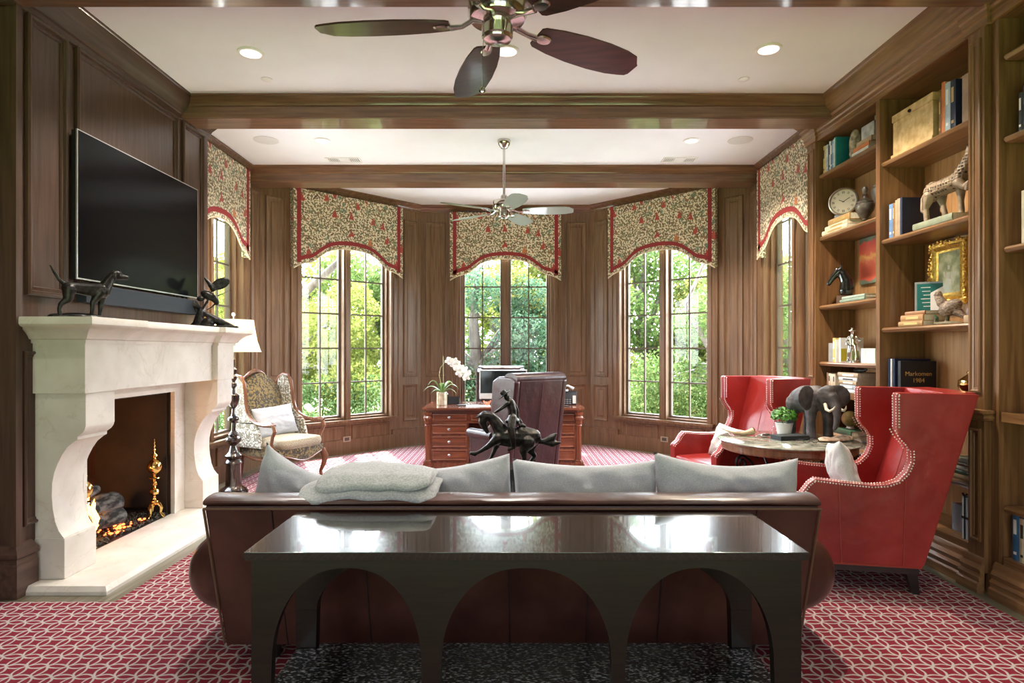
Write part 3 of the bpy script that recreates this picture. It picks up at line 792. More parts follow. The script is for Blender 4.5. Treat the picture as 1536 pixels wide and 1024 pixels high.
# birds
u2 = .00061
def BD(cx, cy, d=0): return ((cx-560)*u2, d, (870-cy)*u2)
t = thing('bird_statue', 'dark bronze statue of two flying birds over rocks at far mantel end', 'statue', (-2.70, 5.62, 1.655), R(18))
m = Org()
m.ell(BD(500,390),(.075,.035,.040), Matrix.Rotation(R(28),3,'Y')); m.ell(BD(395,440),(.035,.022,.026))
m.ell(BD(660,210),(.085,.014,.050), Matrix.Rotation(R(-28),3,'Y')); m.limb([BD(560,290),BD(500,200),BD(450,135)],[.026,.018,.010])
m.limb([BD(520,400),BD(600,470),BD(610,500)],[.03,.025,.02]); m.limb([BD(620,390),BD(720,340),BD(820,295)],[.006,.003,.002]); m.limb([BD(610,480),BD(540,560),BD(480,600)],[.008,.006,.005])
m.limb([BD(140,600),BD(220,540),BD(300,520),BD(380,570)],[.012,.034,.036,.018]); m.limb([BD(220,500),BD(190,400)],[.018,.007]); m.limb([BD(320,560),BD(335,640)],[.014,.006])
m.limb([BD(380,570),BD(400,700)],[.02,.03]); m.limb([BD(480,480),BD(430,570)],[.012,.01])
o = m.build('birds', BRONZE, t); remesh(o, .004, 2)
m = Org(); m.limb([BD(390,620),BD(360,800),BD(250,860)],[.028,.045,.012]); m.limb([BD(460,660),BD(620,760),BD(860,850)],[.022,.036,.010]); m.limb([BD(500,790),BD(300,840)],[.05,.03])
m.box(-.21,.21,-.055,.055,0,.022)
o = m.build('rock_base', BRONZE, t); remesh(o, .005, 1)
for v in o.data.vertices: v.co.z = max(v.co.z, .0005)

# ================================================================== CONSOLE TABLE
def mk_lac():
    m, nt, b = newmat('brown_black_lacquer')
    co = coords(nt, (3,3,60)); co2 = coords(nt, (3,3,60))
    n = N(nt, 'ShaderNodeTexNoise'); n.inputs['Scale'].default_value = 2; n.inputs['Detail'].default_value = 3; L(nt, co, n.inputs['Vector'])
    n2 = N(nt, 'ShaderNodeTexNoise'); n2.inputs['Scale'].default_value = 2; n2.inputs['Detail'].default_value = 3; L(nt, co2, n2.inputs['Vector'])
    a = N(nt, 'ShaderNodeMath', operation='ADD'); L(nt, n.outputs[0], a.inputs[0]); L(nt, n2.outputs[0], a.inputs[1])
    r = ramp(nt, a.outputs[0], [(.75, (.011,.007,.0055)), (1.0, (.0145,.0095,.007)), ]); r.color_ramp.elements[0].position = .42; r.color_ramp.elements[1].position = .62
    h = N(nt, 'ShaderNodeMath', operation='MULTIPLY'); h.inputs[1].default_value = .5; L(nt, a.outputs[0], h.inputs[0]); nt.links.remove(r.inputs[0].links[0]); L(nt, h.outputs[0], r.inputs[0])
    L(nt, r.outputs[0], b.inputs['Base Color']); b.inputs['Roughness'].default_value = .22
    b.inputs['Coat Weight'].default_value = .8; b.inputs['Coat Roughness'].default_value = .03; b.inputs['Specular IOR Level'].default_value = .3
    return m
LAC = mk_lac()
LACF = mk_lac(); LACF.name = 'brown_black_lacquer_satin'
for n_ in LACF.node_tree.nodes:
    if n_.type == 'BSDF_PRINCIPLED': n_.inputs['Coat Roughness'].default_value = .2; n_.inputs['Roughness'].default_value = .32; n_.inputs['Coat Weight'].default_value = .3; n_.inputs['Specular IOR Level'].default_value = .2
SHELFM = noisy('black_flecked_shelf', (.012,.012,.014), (.50,.50,.53), 60, .20, coat=.6, stretch=(1,1.8,1), lo=.52, hi=.70, detail=4)  # pale flecks scattered at random over a black base
t = thing('console_table', 'long glossy dark brown console table with arched apron behind the sofa', 'table', (.048, 2.3375, 0))
hx, hy = .945, .2575
m = MB(); m.bbox(-hx, hx, -hy, hy, .752, .780, .002); m.build('tabletop', LAC, t)
ax0, ax1, ay = hx-.018, None, hy-.016
def arch(u, c, rx, zs, zt):
    q = min(1, abs(u-c)/rx); return zs + (zt-zs)*math.sqrt(max(0, 1-q**2.3))
xr = hx-.018
# legs centres from photo
arches = [(-.606,.252),( -.0,.287),(.585,.250)]
def apron(y0, y1, rear=False):
    zs, zt = .40, (.722 if not rear else .70)
    aa = arches if not rear else [(0, xr-.085)]
    pts = [(-xr,.7515),(-xr,zs)]
    for c, rx in aa:
        for k in range(49):
            th = PI*k/48; x = -math.cos(th); pts.append((c+rx*x, zs+(zt-zs)*max(0,1-abs(x)**2.3)**.5))
    pts += [(xr,zs),(xr,.7515)]
    m = MB(); return m.prism(pts, y0, y1, 'y')
apron(-ay, -ay+.036).build('front_apron', LACF, t)
apron(ay-.05, ay, True).build('rear_apron', LACF, t)
for s in (-1,1):
    m = MB(); x0, x1 = (xr-.02, xr) if s > 0 else (-xr, -xr+.02); m.box(x0,x1,-ay+.037,ay-.051,.62,.7515); m.build('side_apron', LACF, t)
def leg(x0, x1, y0, y1, tx0, tx1):
    m = MB(); vs = []
    for z, a, b in ((0,tx0,tx1),(.3995,x0,x1)):
        vs += [(a,y0,z),(b,y0,z),(b,y1,z),(a,y1,z)]
    m.add(vs, [(0,3,2,1),(4,5,6,7),(0,1,5,4),(1,2,6,5),(2,3,7,6),(3,0,4,7)]); m.build('leg', LACF, t)
leg(-xr,-.858,-ay,-ay+.036,-xr,-.868)
leg(.835,xr,-ay,-ay+.036,.85,xr)
leg(-.354,-.287,-ay,-ay+.036,-.348,-.292); leg(.287,.335,-ay,-ay+.036,.288,.330)
leg(-xr,-xr+.085,ay-.05,ay,-xr,-xr+.075); leg(xr-.085,xr,ay-.05,ay,xr-.075,xr)
m = MB(); m.bbox(-xr+.09, xr-.09, -ay+.04, ay-.006, .215, .246, .002); m.bbox(-xr+.006, xr-.006, -ay+.04, ay-.055, .2152, .2458, .002); m.build('lower_shelf', SHELFM, t)

# ================================================================== SOFA
t = thing('sofa', 'long brown leather sofa seen from behind with rolled arms', 'sofa', (0, 2.66, 0))
W = 1.315
m = MB()
# reclined back: rear face goes from z .10 (y .22) to z .80 (y 0)
prof = [(.20,.10),(.0,.775),(.0,.79),(.16,.79),(.20,.775),(.42,.42),(.42,.10)]
m.prism(prof, -W, W, 'x'); m.build('back', BRNL, t, bev=.012)
m = MB()
def rollp(x, k): 
    a = 2*PI*k; return (x, .075+.083*math.cos(a), .803+.022*math.sin(a)+(.004*noise.noise(Vector((x*4,k*3,0)))))
m.grid(lambda uu, vv: rollp(-W-.004+2*(W+.004)*vv, uu), 20, 90, True)
m.build('top_roll', BRNL, t)
m = MB()
m.tube([(-W-.004,-.004,.778),(W+.004,-.004,.778)], .006, 8)
for s in (-1,1): m.tube([(s*(W+.002),-.004,.778),(s*(W+.002),.192,.115)], .006, 8)
m.build('piping', PIPE, t)
m = MB()
for x in (-1.03,-.645,-.01,.34,.665,1.05):
    m.tube([(x,-.0015,.772),(x,.1985,.105)], .0045, 6)
m.build('back_seam', plain('seam_dark', (.03,.014,.012), .5), t)
for s in (-1,1):
    m = MB()
    def armp(a, v, s=s):
        y = .24+.78*v; rr_ = math.sqrt(max(.0,1-(1-min(1,v/.22))**2))*.97+.03 if v < .9 else 1-.35*((v-.9)/.1)**2
        w = noise.noise(Vector((a*5, v*7, s)))*.012
        an = 2*PI*a
        return (s*(1.345+(.235+w)*rr_*math.cos(an)), y, .375+(.190+w)*rr_*math.sin(an)*(1+.08*math.cos(an)))
    m.grid(armp, 36, 26, True); 
    n0 = [i for i in range(36)]; m.f.append(tuple(n0)); m.f.append(tuple(25*36+i for i in n0)); m.mi += [0,0]
    m.build('arm', BRNL, t, ang=60)
for k in range(3):
    m = MB(); x0 = -1.14+.76*k; m.bbox(x0, x0+.755, .36, 1.02, .26, .46, .05); o = m.build('seat_cushion', BRNL, t, ang=80)
m = MB(); m.bbox(-1.20,1.20,.25,.98,.09,.26,.01); m.build('seat_frame', BRNL, t)
for sx in (-1,1):
    for y in (.28,.92): m = MB(); m.lathe([(.022,0),(.032,.10)], (sx*1.12,y,0), 16); m.build('leg', BLACKW, t)

def pillow(name, w, h, tck, mat, loc, rot, seed=1, lb='', cat='pillow', grp=None, pinch=.055, pw=2.6, sag=0.0, seam=True):
    m = MB(); n = 34
    def P(uu, vv, side):
        x = uu*2-1; y = vv*2-1
        ex = 1 - pinch*(1-y*y)*0 ; 
        X = x*(1-pinch*(1-abs(y)**1.6)*abs(x)**1.5)
        Y = y*(1-pinch*(1-abs(x)**1.6)*abs(y)**1.5)
        th = (max(0,1-abs(x)**pw)*max(0,1-abs(y)**pw))**.55
        wv = noise.noise(Vector((x*2.2+seed*3, y*2.2, side)))*.26 + noise.noise(Vector((x*5+seed, y*5, side*2+4)))*.13 - .07*abs(noise.noise(Vector((x*3+seed+y*2, y*1.5-x, 9))))*2
        T = tck/2*th*(1+wv)*side
        Z = Y*h/2 - sag*(1-x*x)*max(0,y)**1.5
        return (X*w/2, T + .012*noise.noise(Vector((x*3,seed,y*3)))*(1-th), Z)
    for side in (-1, 1): m.grid(lambda a, b: P(a, b, side), n, n)
    me = m.build(name, mat, None, loc, 0, ang=80)
    b = bmesh.new(); b.from_mesh(me.data); bmesh.ops.remove_doubles(b, verts=b.verts[:], dist=.0008); bmesh.ops.recalc_face_normals(b, faces=b.faces[:]); b.to_mesh(me.data); b.free()
    me.data.polygons.foreach_set('use_smooth', [True]*len(me.data.polygons))
    me.rotation_euler = rot
    tag(me, lb, cat, grp)
    return me
G = 'grey linen pillows along the sofa'
pillow('throw_pillow', .62,.54,.19, LINEN, (-1.02,3.04,.665), (R(-8),R(12),R(-18)), 1, 'grey linen pillow leaning in the left corner of the sofa', grp=G, sag=.06)
pillow('throw_pillow', .64,.55,.18, LINEN, (-.30,3.01,.645), (R(-12),R(-6),R(2)), 2, 'grey linen pillow half under the folded throw, its tip pointing up', grp=G, sag=.02)
pillow('throw_pillow', .72,.52,.20, LINEN, (.36,3.02,.665), (R(-12),R(0),R(-2)), 3, 'grey linen pillow just right of the sofa centre', grp=G, sag=.02)
pillow('throw_pillow', .72,.52,.20, LINEN, (1.035,2.99,.690), (R(-10),R(3),R(3)), 4, 'grey linen pillow at the right end of the sofa', grp=G, sag=.04)
# folded throw
m = MB()
for k_, (x0, x1, yc, hw_, z0, hh_) in enumerate(((-.93,-.33,.0,.19,-.037,.024),(-.86,-.36,.01,.175,.006,.026))):
    def thr(a, v):
        an = 2*PI*a; c, s_ = math.cos(an), math.sin(an)
        e = math.sin(min(1, min(v, 1-v)*7)*PI/2)**.6
        x = x0+(x1-x0)*v + .018*noise.noise(Vector((v*3, a*2, k_)))
        y = yc + hw_*(.80+.20*e)*math.copysign(abs(c)**.6, c)*(1+.10*noise.noise(Vector((v*4,k_*3,0))))
        z = z0 + hh_*(.5+.5*e)*math.copysign(abs(s_)**.7, s_)
        z += .020*math.sin(v*PI) - .35*max(0, -y-.10) + .022*noise.noise(Vector((x*4,y*5,k_*.4))) + .006*noise.noise(Vector((x*16,y*12,k_)))
        return (x, y, z)
    b0 = len(m.v); m.grid(thr, 44, 56, True); m.f.append(tuple(b0+i for i in range(44))); m.f.append(tuple(b0+55*44+i for i in range(44))); m.mi += [0,0]
o = m.build('folded_throw', THROW, None, (.0,2.85,.868), 0, ang=70); tag(o, 'soft grey throw folded over the sofa back between two pillows', 'blanket')
m = MB()

# ================================================================== COFFEE TABLE + HORSEMAN
t = thing('coffee_table', 'low glass topped coffee table with dark iron frame beyond the sofa', 'table', (-.08, 4.65, 0))
m = MB(); m.bbox(-.83,.83,-.52,.52,.436,.450,.003); m.build('glass_top', GREENGLASS, t)
m = MB(); 
for s in (-1,1):
    m.box(-.85,.85,s*.53-.012,s*.53+.012,.41,.445); m.box(s*.85-.012,s*.85+.012,-.53,.53,.41,.445)
    for q in (-1,1): m.tube([(s*.85,q*.53,.43),(s*.90,q*.55,.44),(s*.905,q*.55,.452),(s*.87,q*.54,.456)], .012, 8)
m.build('iron_frame', IRON, t)
for sx in (-1,1):
    for sy in (-1,1):
        m = MB(); m.tube([(sx*.83,sy*.51,.42),(sx*.80,sy*.48,.25),(sx*.84,sy*.52,.08),(sx*.86,sy*.54,.0)], [.014,.016,.014,.018], 10); m.build('leg', IRON, t)
m = MB(); m.box(-.78,.78,-.47,.47,.12,.135); m.build('lower_shelf', BLACKW, t)
u3 = .00078
def H(cx, cy, d=0): return ((cx-540)*u3, d, (892-cy)*u3)
t = thing('horseman_statue', 'black bronze statue of a cowboy on a bucking horse on the coffee table', 'statue', (.0, 4.93, .535), 0)
m = Org()
m.limb([H(430,590),H(520,600),H(620,600),H(720,600)], [.075,.078,.076,.078]); m.limb([H(640,560),H(760,590)], [.066,.062])
m.limb([H(430,540),H(370,440),H(320,385),H(260,370)], [.062,.048,.038,.034])
m.limb([H(255,375),H(240,440),H(275,520),H(288,540)], [.034,.034,.020,.017])
m.limb([H(240,370,-.02),H(160,400,-.03)], [.014,.004]); m.limb([H(250,350,.02),H(180,385,.03)], [.014,.004])
m.limb([H(400,600,-.045),H(300,680,-.05),H(210,735,-.05),H(160,752,-.05)], [.044,.022,.014,.017]); m.limb([H(165,757,-.05),H(130,748,-.05)], [.018,.015])
m.limb([H(410,620,.045),H(365,730,.05),H(320,830,.05),H(262,868,.05)], [.044,.020,.013,.018])
m.limb([H(700,640,-.05),H(650,720,-.055),H(668,800,-.055),H(620,860,-.055),H(600,885,-.055)], [.060,.034,.018,.013,.018])
m.limb([H(760,640,.05),H(725,735,.055),H(775,795,.055),H(725,860,.055),H(695,888,.055)], [.058,.034,.018,.013,.018])
m.limb([H(795,640),H(870,640),H(950,600),H(985,565)], [.018,.024,.028,.012]); m.limb([H(870,645),H(950,660),H(1030,650)], [.022,.030,.010])
o = m.build('horse', BRONZE, t); remesh(o, .006, 3)
m = Org()
m.limb([H(545,400),H(540,320),H(520,240)], [.036,.038,.034]); m.limb([H(508,215),H(490,185)], [.014,.022]); m.ell(H(484,188),(.022,.02,.026))
m.limb([H(500,250,-.03),H(430,300,-.045),H(370,340,-.02)], [.018,.014,.010]); m.limb([H(545,240,.03),H(590,320,.05),H(600,400,.04),H(640,450,.03)], [.018,.015,.012,.010])
for s in (-1,1): m.limb([H(545,400,s*.03),H(530,500,s*.085),H(548,600,s*.09),H(560,680,s*.085),H(505,705,s*.085)], [.036,.030,.024,.016,.012])
m.ell(H(545,430),(.06,.055,.03)); m.limb([H(620,470,-.02),H(670,480,-.02)],[.018,.012]); m.limb([H(620,460,.03),H(670,490,.03)],[.018,.012])
o = m.build('rider', BRONZE, t); remesh(o, .0045, 2)
m = MB(Matrix.Translation(H(465,165)) @ Matrix.Rotation(R(-38),4,'Y')); m.lathe([(.001,.0),(.058,-.002),(.060,.004),(.026,.008),(.024,.035),(.015,.042),(.001,.040)], (0,0,0), 24, sy=.8); m.build('hat', BRONZE, t)
m = MB(); m.prism([(-.38,-.085),(.36,-.085),(.36,-.012),(-.05,.004),(-.38,.0)], -.13, .13, 'y'); m.build('base', plain('dark_green_marble', (.02,.03,.025), .15, coat=.5), t, bev=.006)
t['note'] = 0; del t['note']
# ================================================================== DESK
t = thing('desk', 'large red brown pedestal desk with corner columns in front of the centre window', 'desk', (-.105, 7.95, 0))
hw, hd = .98, .47
m = MB()
top = [(-hw+.05,-hd),(-hw,-hd+.05),(-hw,hd-.05),(-hw+.05,hd),(hw-.05,hd),(hw,hd-.05),(hw,-hd+.05),(hw-.05,-hd)]
def octo(e, z0, z1, mb):
    c = .06
    P = [(-hw-e+c,-hd-e),(-hw-e,-hd-e+c),(-hw-e,hd+e-c),(-hw-e+c,hd+e),(hw+e-c,hd+e),(hw+e,hd+e-c),(hw+e,-hd-e+c),(hw+e-c,-hd-e)]
    mb.prism(P, z0, z1, 'z')
octo(0,.735,.762,m); octo(-.02,.72,.735,m); octo(-.035,.705,.72,m); m.build('desktop', DESKW, t, bev=.003)
m = MB(); m.bbox(-hw+.07,hw-.07,-hd+.07,hd-.07,.57,.705,.003)
m.build('frieze', DESKW, t)
KN = plain('pewter_knob', (.45,.45,.44), .25, 1)
def drawer(x0, x1, z0, z1, yf, par, knob=True, back=False):
    m = MB(); m.bbox(x0, x1, yf-.004, yf+.02, z0, z1, .002)
    for a in (0,): 
        M = Matrix(((1,0,0,0),(0,-1,0,yf-.004),(0,0,1,0),(0,0,0,1)))
        q = MB(M); q.frame(x0+.004, x1-.004, z0+.004, z1-.004, [(0,0),(0,.006),(.008,.010),(.016,.006),(.02,0)]); m.add(q.v, q.f)
    d = m.build('drawer', DESKW, par)
    if knob:
        m = MB(); m.lathe([(.006,0),(.006,.010),(.017,.016),(.018,.022),(.010,.028),(.001,.029)], ((x0+x1)/2, 0, 0), 20, ax='y')
        m.v = [(x, yf-.005-y, z+(z0+z1)/2) for x, y, z in m.v]; m.build('knob', KN, d)
for s in (-1,1):
    xa, xb = sorted((s*.42, s*(hw-.09)))
    m = MB(); m.bbox(xa, xb, -hd+.06, hd-.06, .09, .57, .002); m.box(xa-.01, xb+.01, -hd+.03, hd-.03, .0, .055); m.box(xa-.005, xb+.005, -hd+.045, hd-.045, .055, .09)
    m.build('pedestal', DESKZ, t, bev=.002)
    for z0, z1 in ((.115,.255),(.275,.415),(.435,.56)): drawer(xa+.02, xb-.02, z0, z1, -hd+.058, t)
    drawer(xa+.02, xb-.02, .595, .685, -hd+.068, t)
    for q in (-1,1):
        m = MB(); cx, cy = s*(hw-.065), q*(hd-.065)
        m.lathe([(.040,.11),(.043,.12),(.034,.135),(.032,.53),(.040,.545),(.034,.555),(.045,.575),(.045,.60)], (cx,cy,0), 20)
        m.bbox(cx-.062,cx+.062,cy-.062,cy+.062,0,.075,.004); m.bbox(cx-.05,cx+.05,cy-.05,cy+.05,.075,.11,.004)
        m.lathe([(.040,.60),(.052,.615),(.055,.64),(.045,.66),(.056,.675),(.058,.705)], (cx,cy,0), 20)
        m.build('corner_column', DESKZ, t)
drawer(-.40, -.01, .595, .685, -hd+.068, t); drawer(.01, .40, .595, .685, -hd+.068, t)
m = MB(); m.box(-.42,.42,hd-.10,hd-.08,.15,.57); m.build('modesty_panel', DESKW, t)
ZD = .762
def DP(px, py_unused, Y): return ((px-768)*Y/F, Y)
# monitor
t = thing('computer_monitor', 'slim white bordered computer monitor standing on the desk', 'monitor', (-.115, 8.10, ZD), R(2))
w = .31
m = MB(); m.bbox(-w, w, -.010, .018, .060, .440, .006); m.build('case', plain('aluminium_white', (.72,.73,.74), .3, .2), t)
m = MB(); m.box(-w+.014, w-.014, -.0125, -.010, .135, .426); m.build('screen', plain('screen_black', (.012,.018,.018), .06, coat=.6), t)
m = MB(); m.prism([(-.10,.0),(.10,.0),(.07,.16),(-.07,.16)], .012, .028, 'y'); m.bbox(-.12,.12,-.08,.11,0,.010,.004); m.build('stand', plain('aluminium_stand', (.6,.61,.62), .3, .8), t)
# orchid
t = thing('potted_orchid', 'white orchid with arching stem in a pale gold pot on the desk', 'plant', (-.885, 7.86, ZD))
m = MB(); m.lathe([(.062,0),(.066,.004),(.068,.165),(.062,.165),(.058,.15),(.001,.15)], (0,0,0), 32); m.build('pot', noisy('champagne_pot', (.50,.42,.30), (.72,.66,.54), 20, .25, .5), t)
LEAF = noisy('orchid_leaf', (.10,.22,.05), (.25,.38,.10), 6, .4); LEAFD = noisy('plant_leaf_bright', (.03,.14,.015), (.12,.34,.04), 30, .4)
m = MB(); random.seed(9)
for k, (a, ln, up) in enumerate(((175,.24,.09),(200,.20,.15),(150,.17,.05),(5,.22,.11),(30,.18,.14),(-20,.20,.06),(90,.15,.12),(270,.16,.12))):
    a = R(a); P = []
    for i in range(9):
        q = i/8; P.append((math.cos(a)*ln*q, math.sin(a)*ln*q*.6, .15+up*math.sin(q*2.4)*1.2-(.05*q*q)))
    m.tube(P, [.008,.018,.024,.027,.027,.024,.019,.012,.003], 8, flat=.18, up=(math.cos(a+PI/2),math.sin(a+PI/2)*.6,0))
m.build('leaves', LEAF, t)
m = MB()
st = [(0.02,0,.15),(-.015,0,.28),(-.035,0,.38),(-.02,0,.47),(.03,0,.535),(.10,0,.56),(.17,0,.54),(.24,0,.49),(.30,0,.43)]
m.tube(st, .0035, 8); m.tube([(.02,.01,.15),(.015,.01,.62)], .003, 6); m.build('stem', plain('orchid_stem', (.45,.45,.20), .5), t)
PET = noisy('white_petal', (.80,.80,.78), (.90,.90,.88), 8, .6)
m = MB(); rr = random.Random(4)
for k, (x, z) in enumerate(((.085,.56),(.12,.545),(.15,.50),(.19,.52),(.20,.455),(.24,.48),(.25,.42),(.28,.45),(.29,.39),(.325,.41),(.31,.355),(.16,.555),(.22,.40))):
    y0 = rr.uniform(-.05,.02)
    for j in range(5):
        a = 2*PI*j/5 + rr.random(); rx = .030
        M = Matrix.Translation((x, y0, z)) @ Matrix.Rotation(a, 4, 'Y') @ Matrix.Translation((rx*.8,0,0)) @ Matrix.Rotation(rr.uniform(-.5,.5), 4, 'Z')
        q = MB(M); q.sphere((0,0,0), 1, 8, (rx, .004, .021)); m.add(q.v, q.f)
tag(m.build('blossoms', PET, t), kind='stuff')
# dark phone, box phone, papers, keyboard
t = thing('desk_telephone', 'black desk telephone standing behind the orchid pot', 'telephone', (-.77, 8.10, ZD))
m = MB(); m.prism([(-.10,0),(.10,0),(.10,.03),(-.10,.10)], -.09, .09, 'x'); m.build('body', BLACKP, t, bev=.004)
m = MB(); m.tube([(-.07,-.09,.11),(-.075,-.05,.135),(-.075,.05,.115),(-.07,.09,.075)], [.022,.015,.015,.022], 10); m.build('handset', BLACKP, t)
t = thing('telephone_base', 'small black and white office telephone base at the right end of the desk', 'telephone', (.70, 8.0, ZD), R(-8))
m = MB(); m.prism([(-.11,0),(.11,0),(.11,.15),(.02,.17),(-.11,.085)], -.13, .13, 'x'); m.build('body', BLACKP, t, bev=.005)
m = MB()
for i in range(5):
    for j in range(3): m.bbox(-.10+.035*i, -.075+.035*i, -.122, -.108, .012+.024*j, .028+.024*j, .002)
m.build('key_buttons', plain('grey_keys', (.22,.24,.27), .5), t)
m = MB(); m.bbox(.085,.125,-.125,-.112,.02,.12,.002); m.bbox(-.10,.02,-.02,.08,.165,.185,.003); m.tube([(-.10,0,.16),(-.06,-.02,.22),(.02,-.02,.24),(.09,0,.2)], [.02,.012,.012,.02], 8); m.build('white_label', WHITE, t)
def flat(name, x, y, z, sx, sy, h, mat, lb, cat, rz=0, grp=None):
    m = MB(); m.bbox(-sx/2, sx/2, -sy/2, sy/2, 0, h, min(.003,h/3)); return tag(m.build(name, mat, None, (x,y,z), rz), lb, cat, grp)
flat('paper_stack', -.42, 7.72, ZD, .30, .21, .006, WHITE, 'low stack of white papers on the desk in front of the monitor', 'paper', R(4))
flat('keyboard', -.03, 7.84, ZD, .36, .11, .012, plain('keyboard_pale', (.7,.7,.7), .5), 'pale keyboard on the desk below the monitor', 'keyboard', R(3))
flat('mobile_phone', -.62, 7.80, ZD, .13, .09, .012, BLACKP, 'black phone lying flat on the desk left of the monitor', 'phone', R(20))
flat('note_pad', .62, 7.68, ZD, .16, .10, .010, BLACKP, 'thin black pad lying at the right front of the desk', 'pad', R(5))
m = MB(); rr = random.Random(2)
for k in range(10):
    a = k*.63; m.tube([(0,0,.0),(math.cos(a)*.03,math.sin(a)*.03,.03),(math.cos(a)*.05,math.sin(a)*.05,.045+rr.random()*.02)], [.004,.010,.003], 6)
tag(m.build('coral_ornament', plain('salmon_coral', (.75,.25,.15), .6), None, (-.31,7.74,ZD+.006)), 'small salmon pink coral ornament on the desk papers', 'ornament')

# ================================================================== BURGUNDY CHAIRS
def club(label, loc, rz, scale=1):
    t = thing('leather_chair', label, 'chair', loc, rz, 'burgundy leather desk chairs')
    # local: +x forward, y width
    hwid = .345
    m = MB(); m.prism([(-.30,.16),(-.12,.16),(-.12,.50),(-.26,1.15),(-.30,1.20),(-.42,1.20),(-.45,1.14)], -hwid+.05, hwid-.05, 'y'); m.build('backrest', BURL, t, bev=.03, ang=60)
    m = MB()
    m.grid(lambda a, v: (-.345+(.105)*math.cos(2*PI*a)-.0, (-hwid+.02)+2*(hwid-.02)*v, 1.17+.060*math.sin(2*PI*a)), 20, 24, True)
    for e in (0, 23): m.f.append(tuple(e*20+i for i in range(20))); m.mi.append(0)
    m.build('top_roll', BURL, t, ang=50)
    for s in (-1,1):
        m = MB(); a, b = sorted((s*(hwid-.07), s*hwid))
        m.prism([(-.30,.14),(.34,.14),(.36,.54),(.33,.58),(.10,.60),(-.02,.70),(-.04,.90),(-.06,1.14),(-.16,1.19),(-.36,1.19),(-.45,1.15)], a, b, 'y'); m.build('side_panel', BURL, t, bev=.022, ang=60)
        m = MB(); m.grid(lambda q, v, s=s: (-.05+.42*v, s*(hwid-.03)+.062*math.cos(2*PI*q), .57+.05*math.sin(2*PI*q)), 18, 10, True)
        for e in (0, 9): m.f.append(tuple(e*18+i for i in range(18))); m.mi.append(0)
        m.build('arm_roll', BURL, t, ang=50)
    m = MB(); m.bbox(-.14,.36,-hwid+.08,hwid-.08,.30,.46,.045); m.build('seat_cushion', BURL, t, ang=70)
    m = MB(); m.bbox(-.20,.33,-hwid+.06,hwid-.06,.14,.30,.01); m.build('seat_frame', BURL, t)
    for sx in (-.26,.28):
        for sy in (-1,1): m = MB(); m.lathe([(.018,0),(.03,.14)], (sx,sy*.28,0), 12); m.build('leg', BLACKW, t)
    m = MB(); m.tube([(-.457,.0,1.12),(-.31,0,.17)], .004, 6); m.build('back_seam', plain('seam_burgundy', (.035,.010,.010), .5), t)
    return t
c1 = club('burgundy leather chair in front of the desk, turned away from view', (.03, 6.62, 0), R(128))
dup(c1, (-.17, 8.80, 0), R(-92), 'burgundy leather chair behind the desk, its rounded top above the monitor')

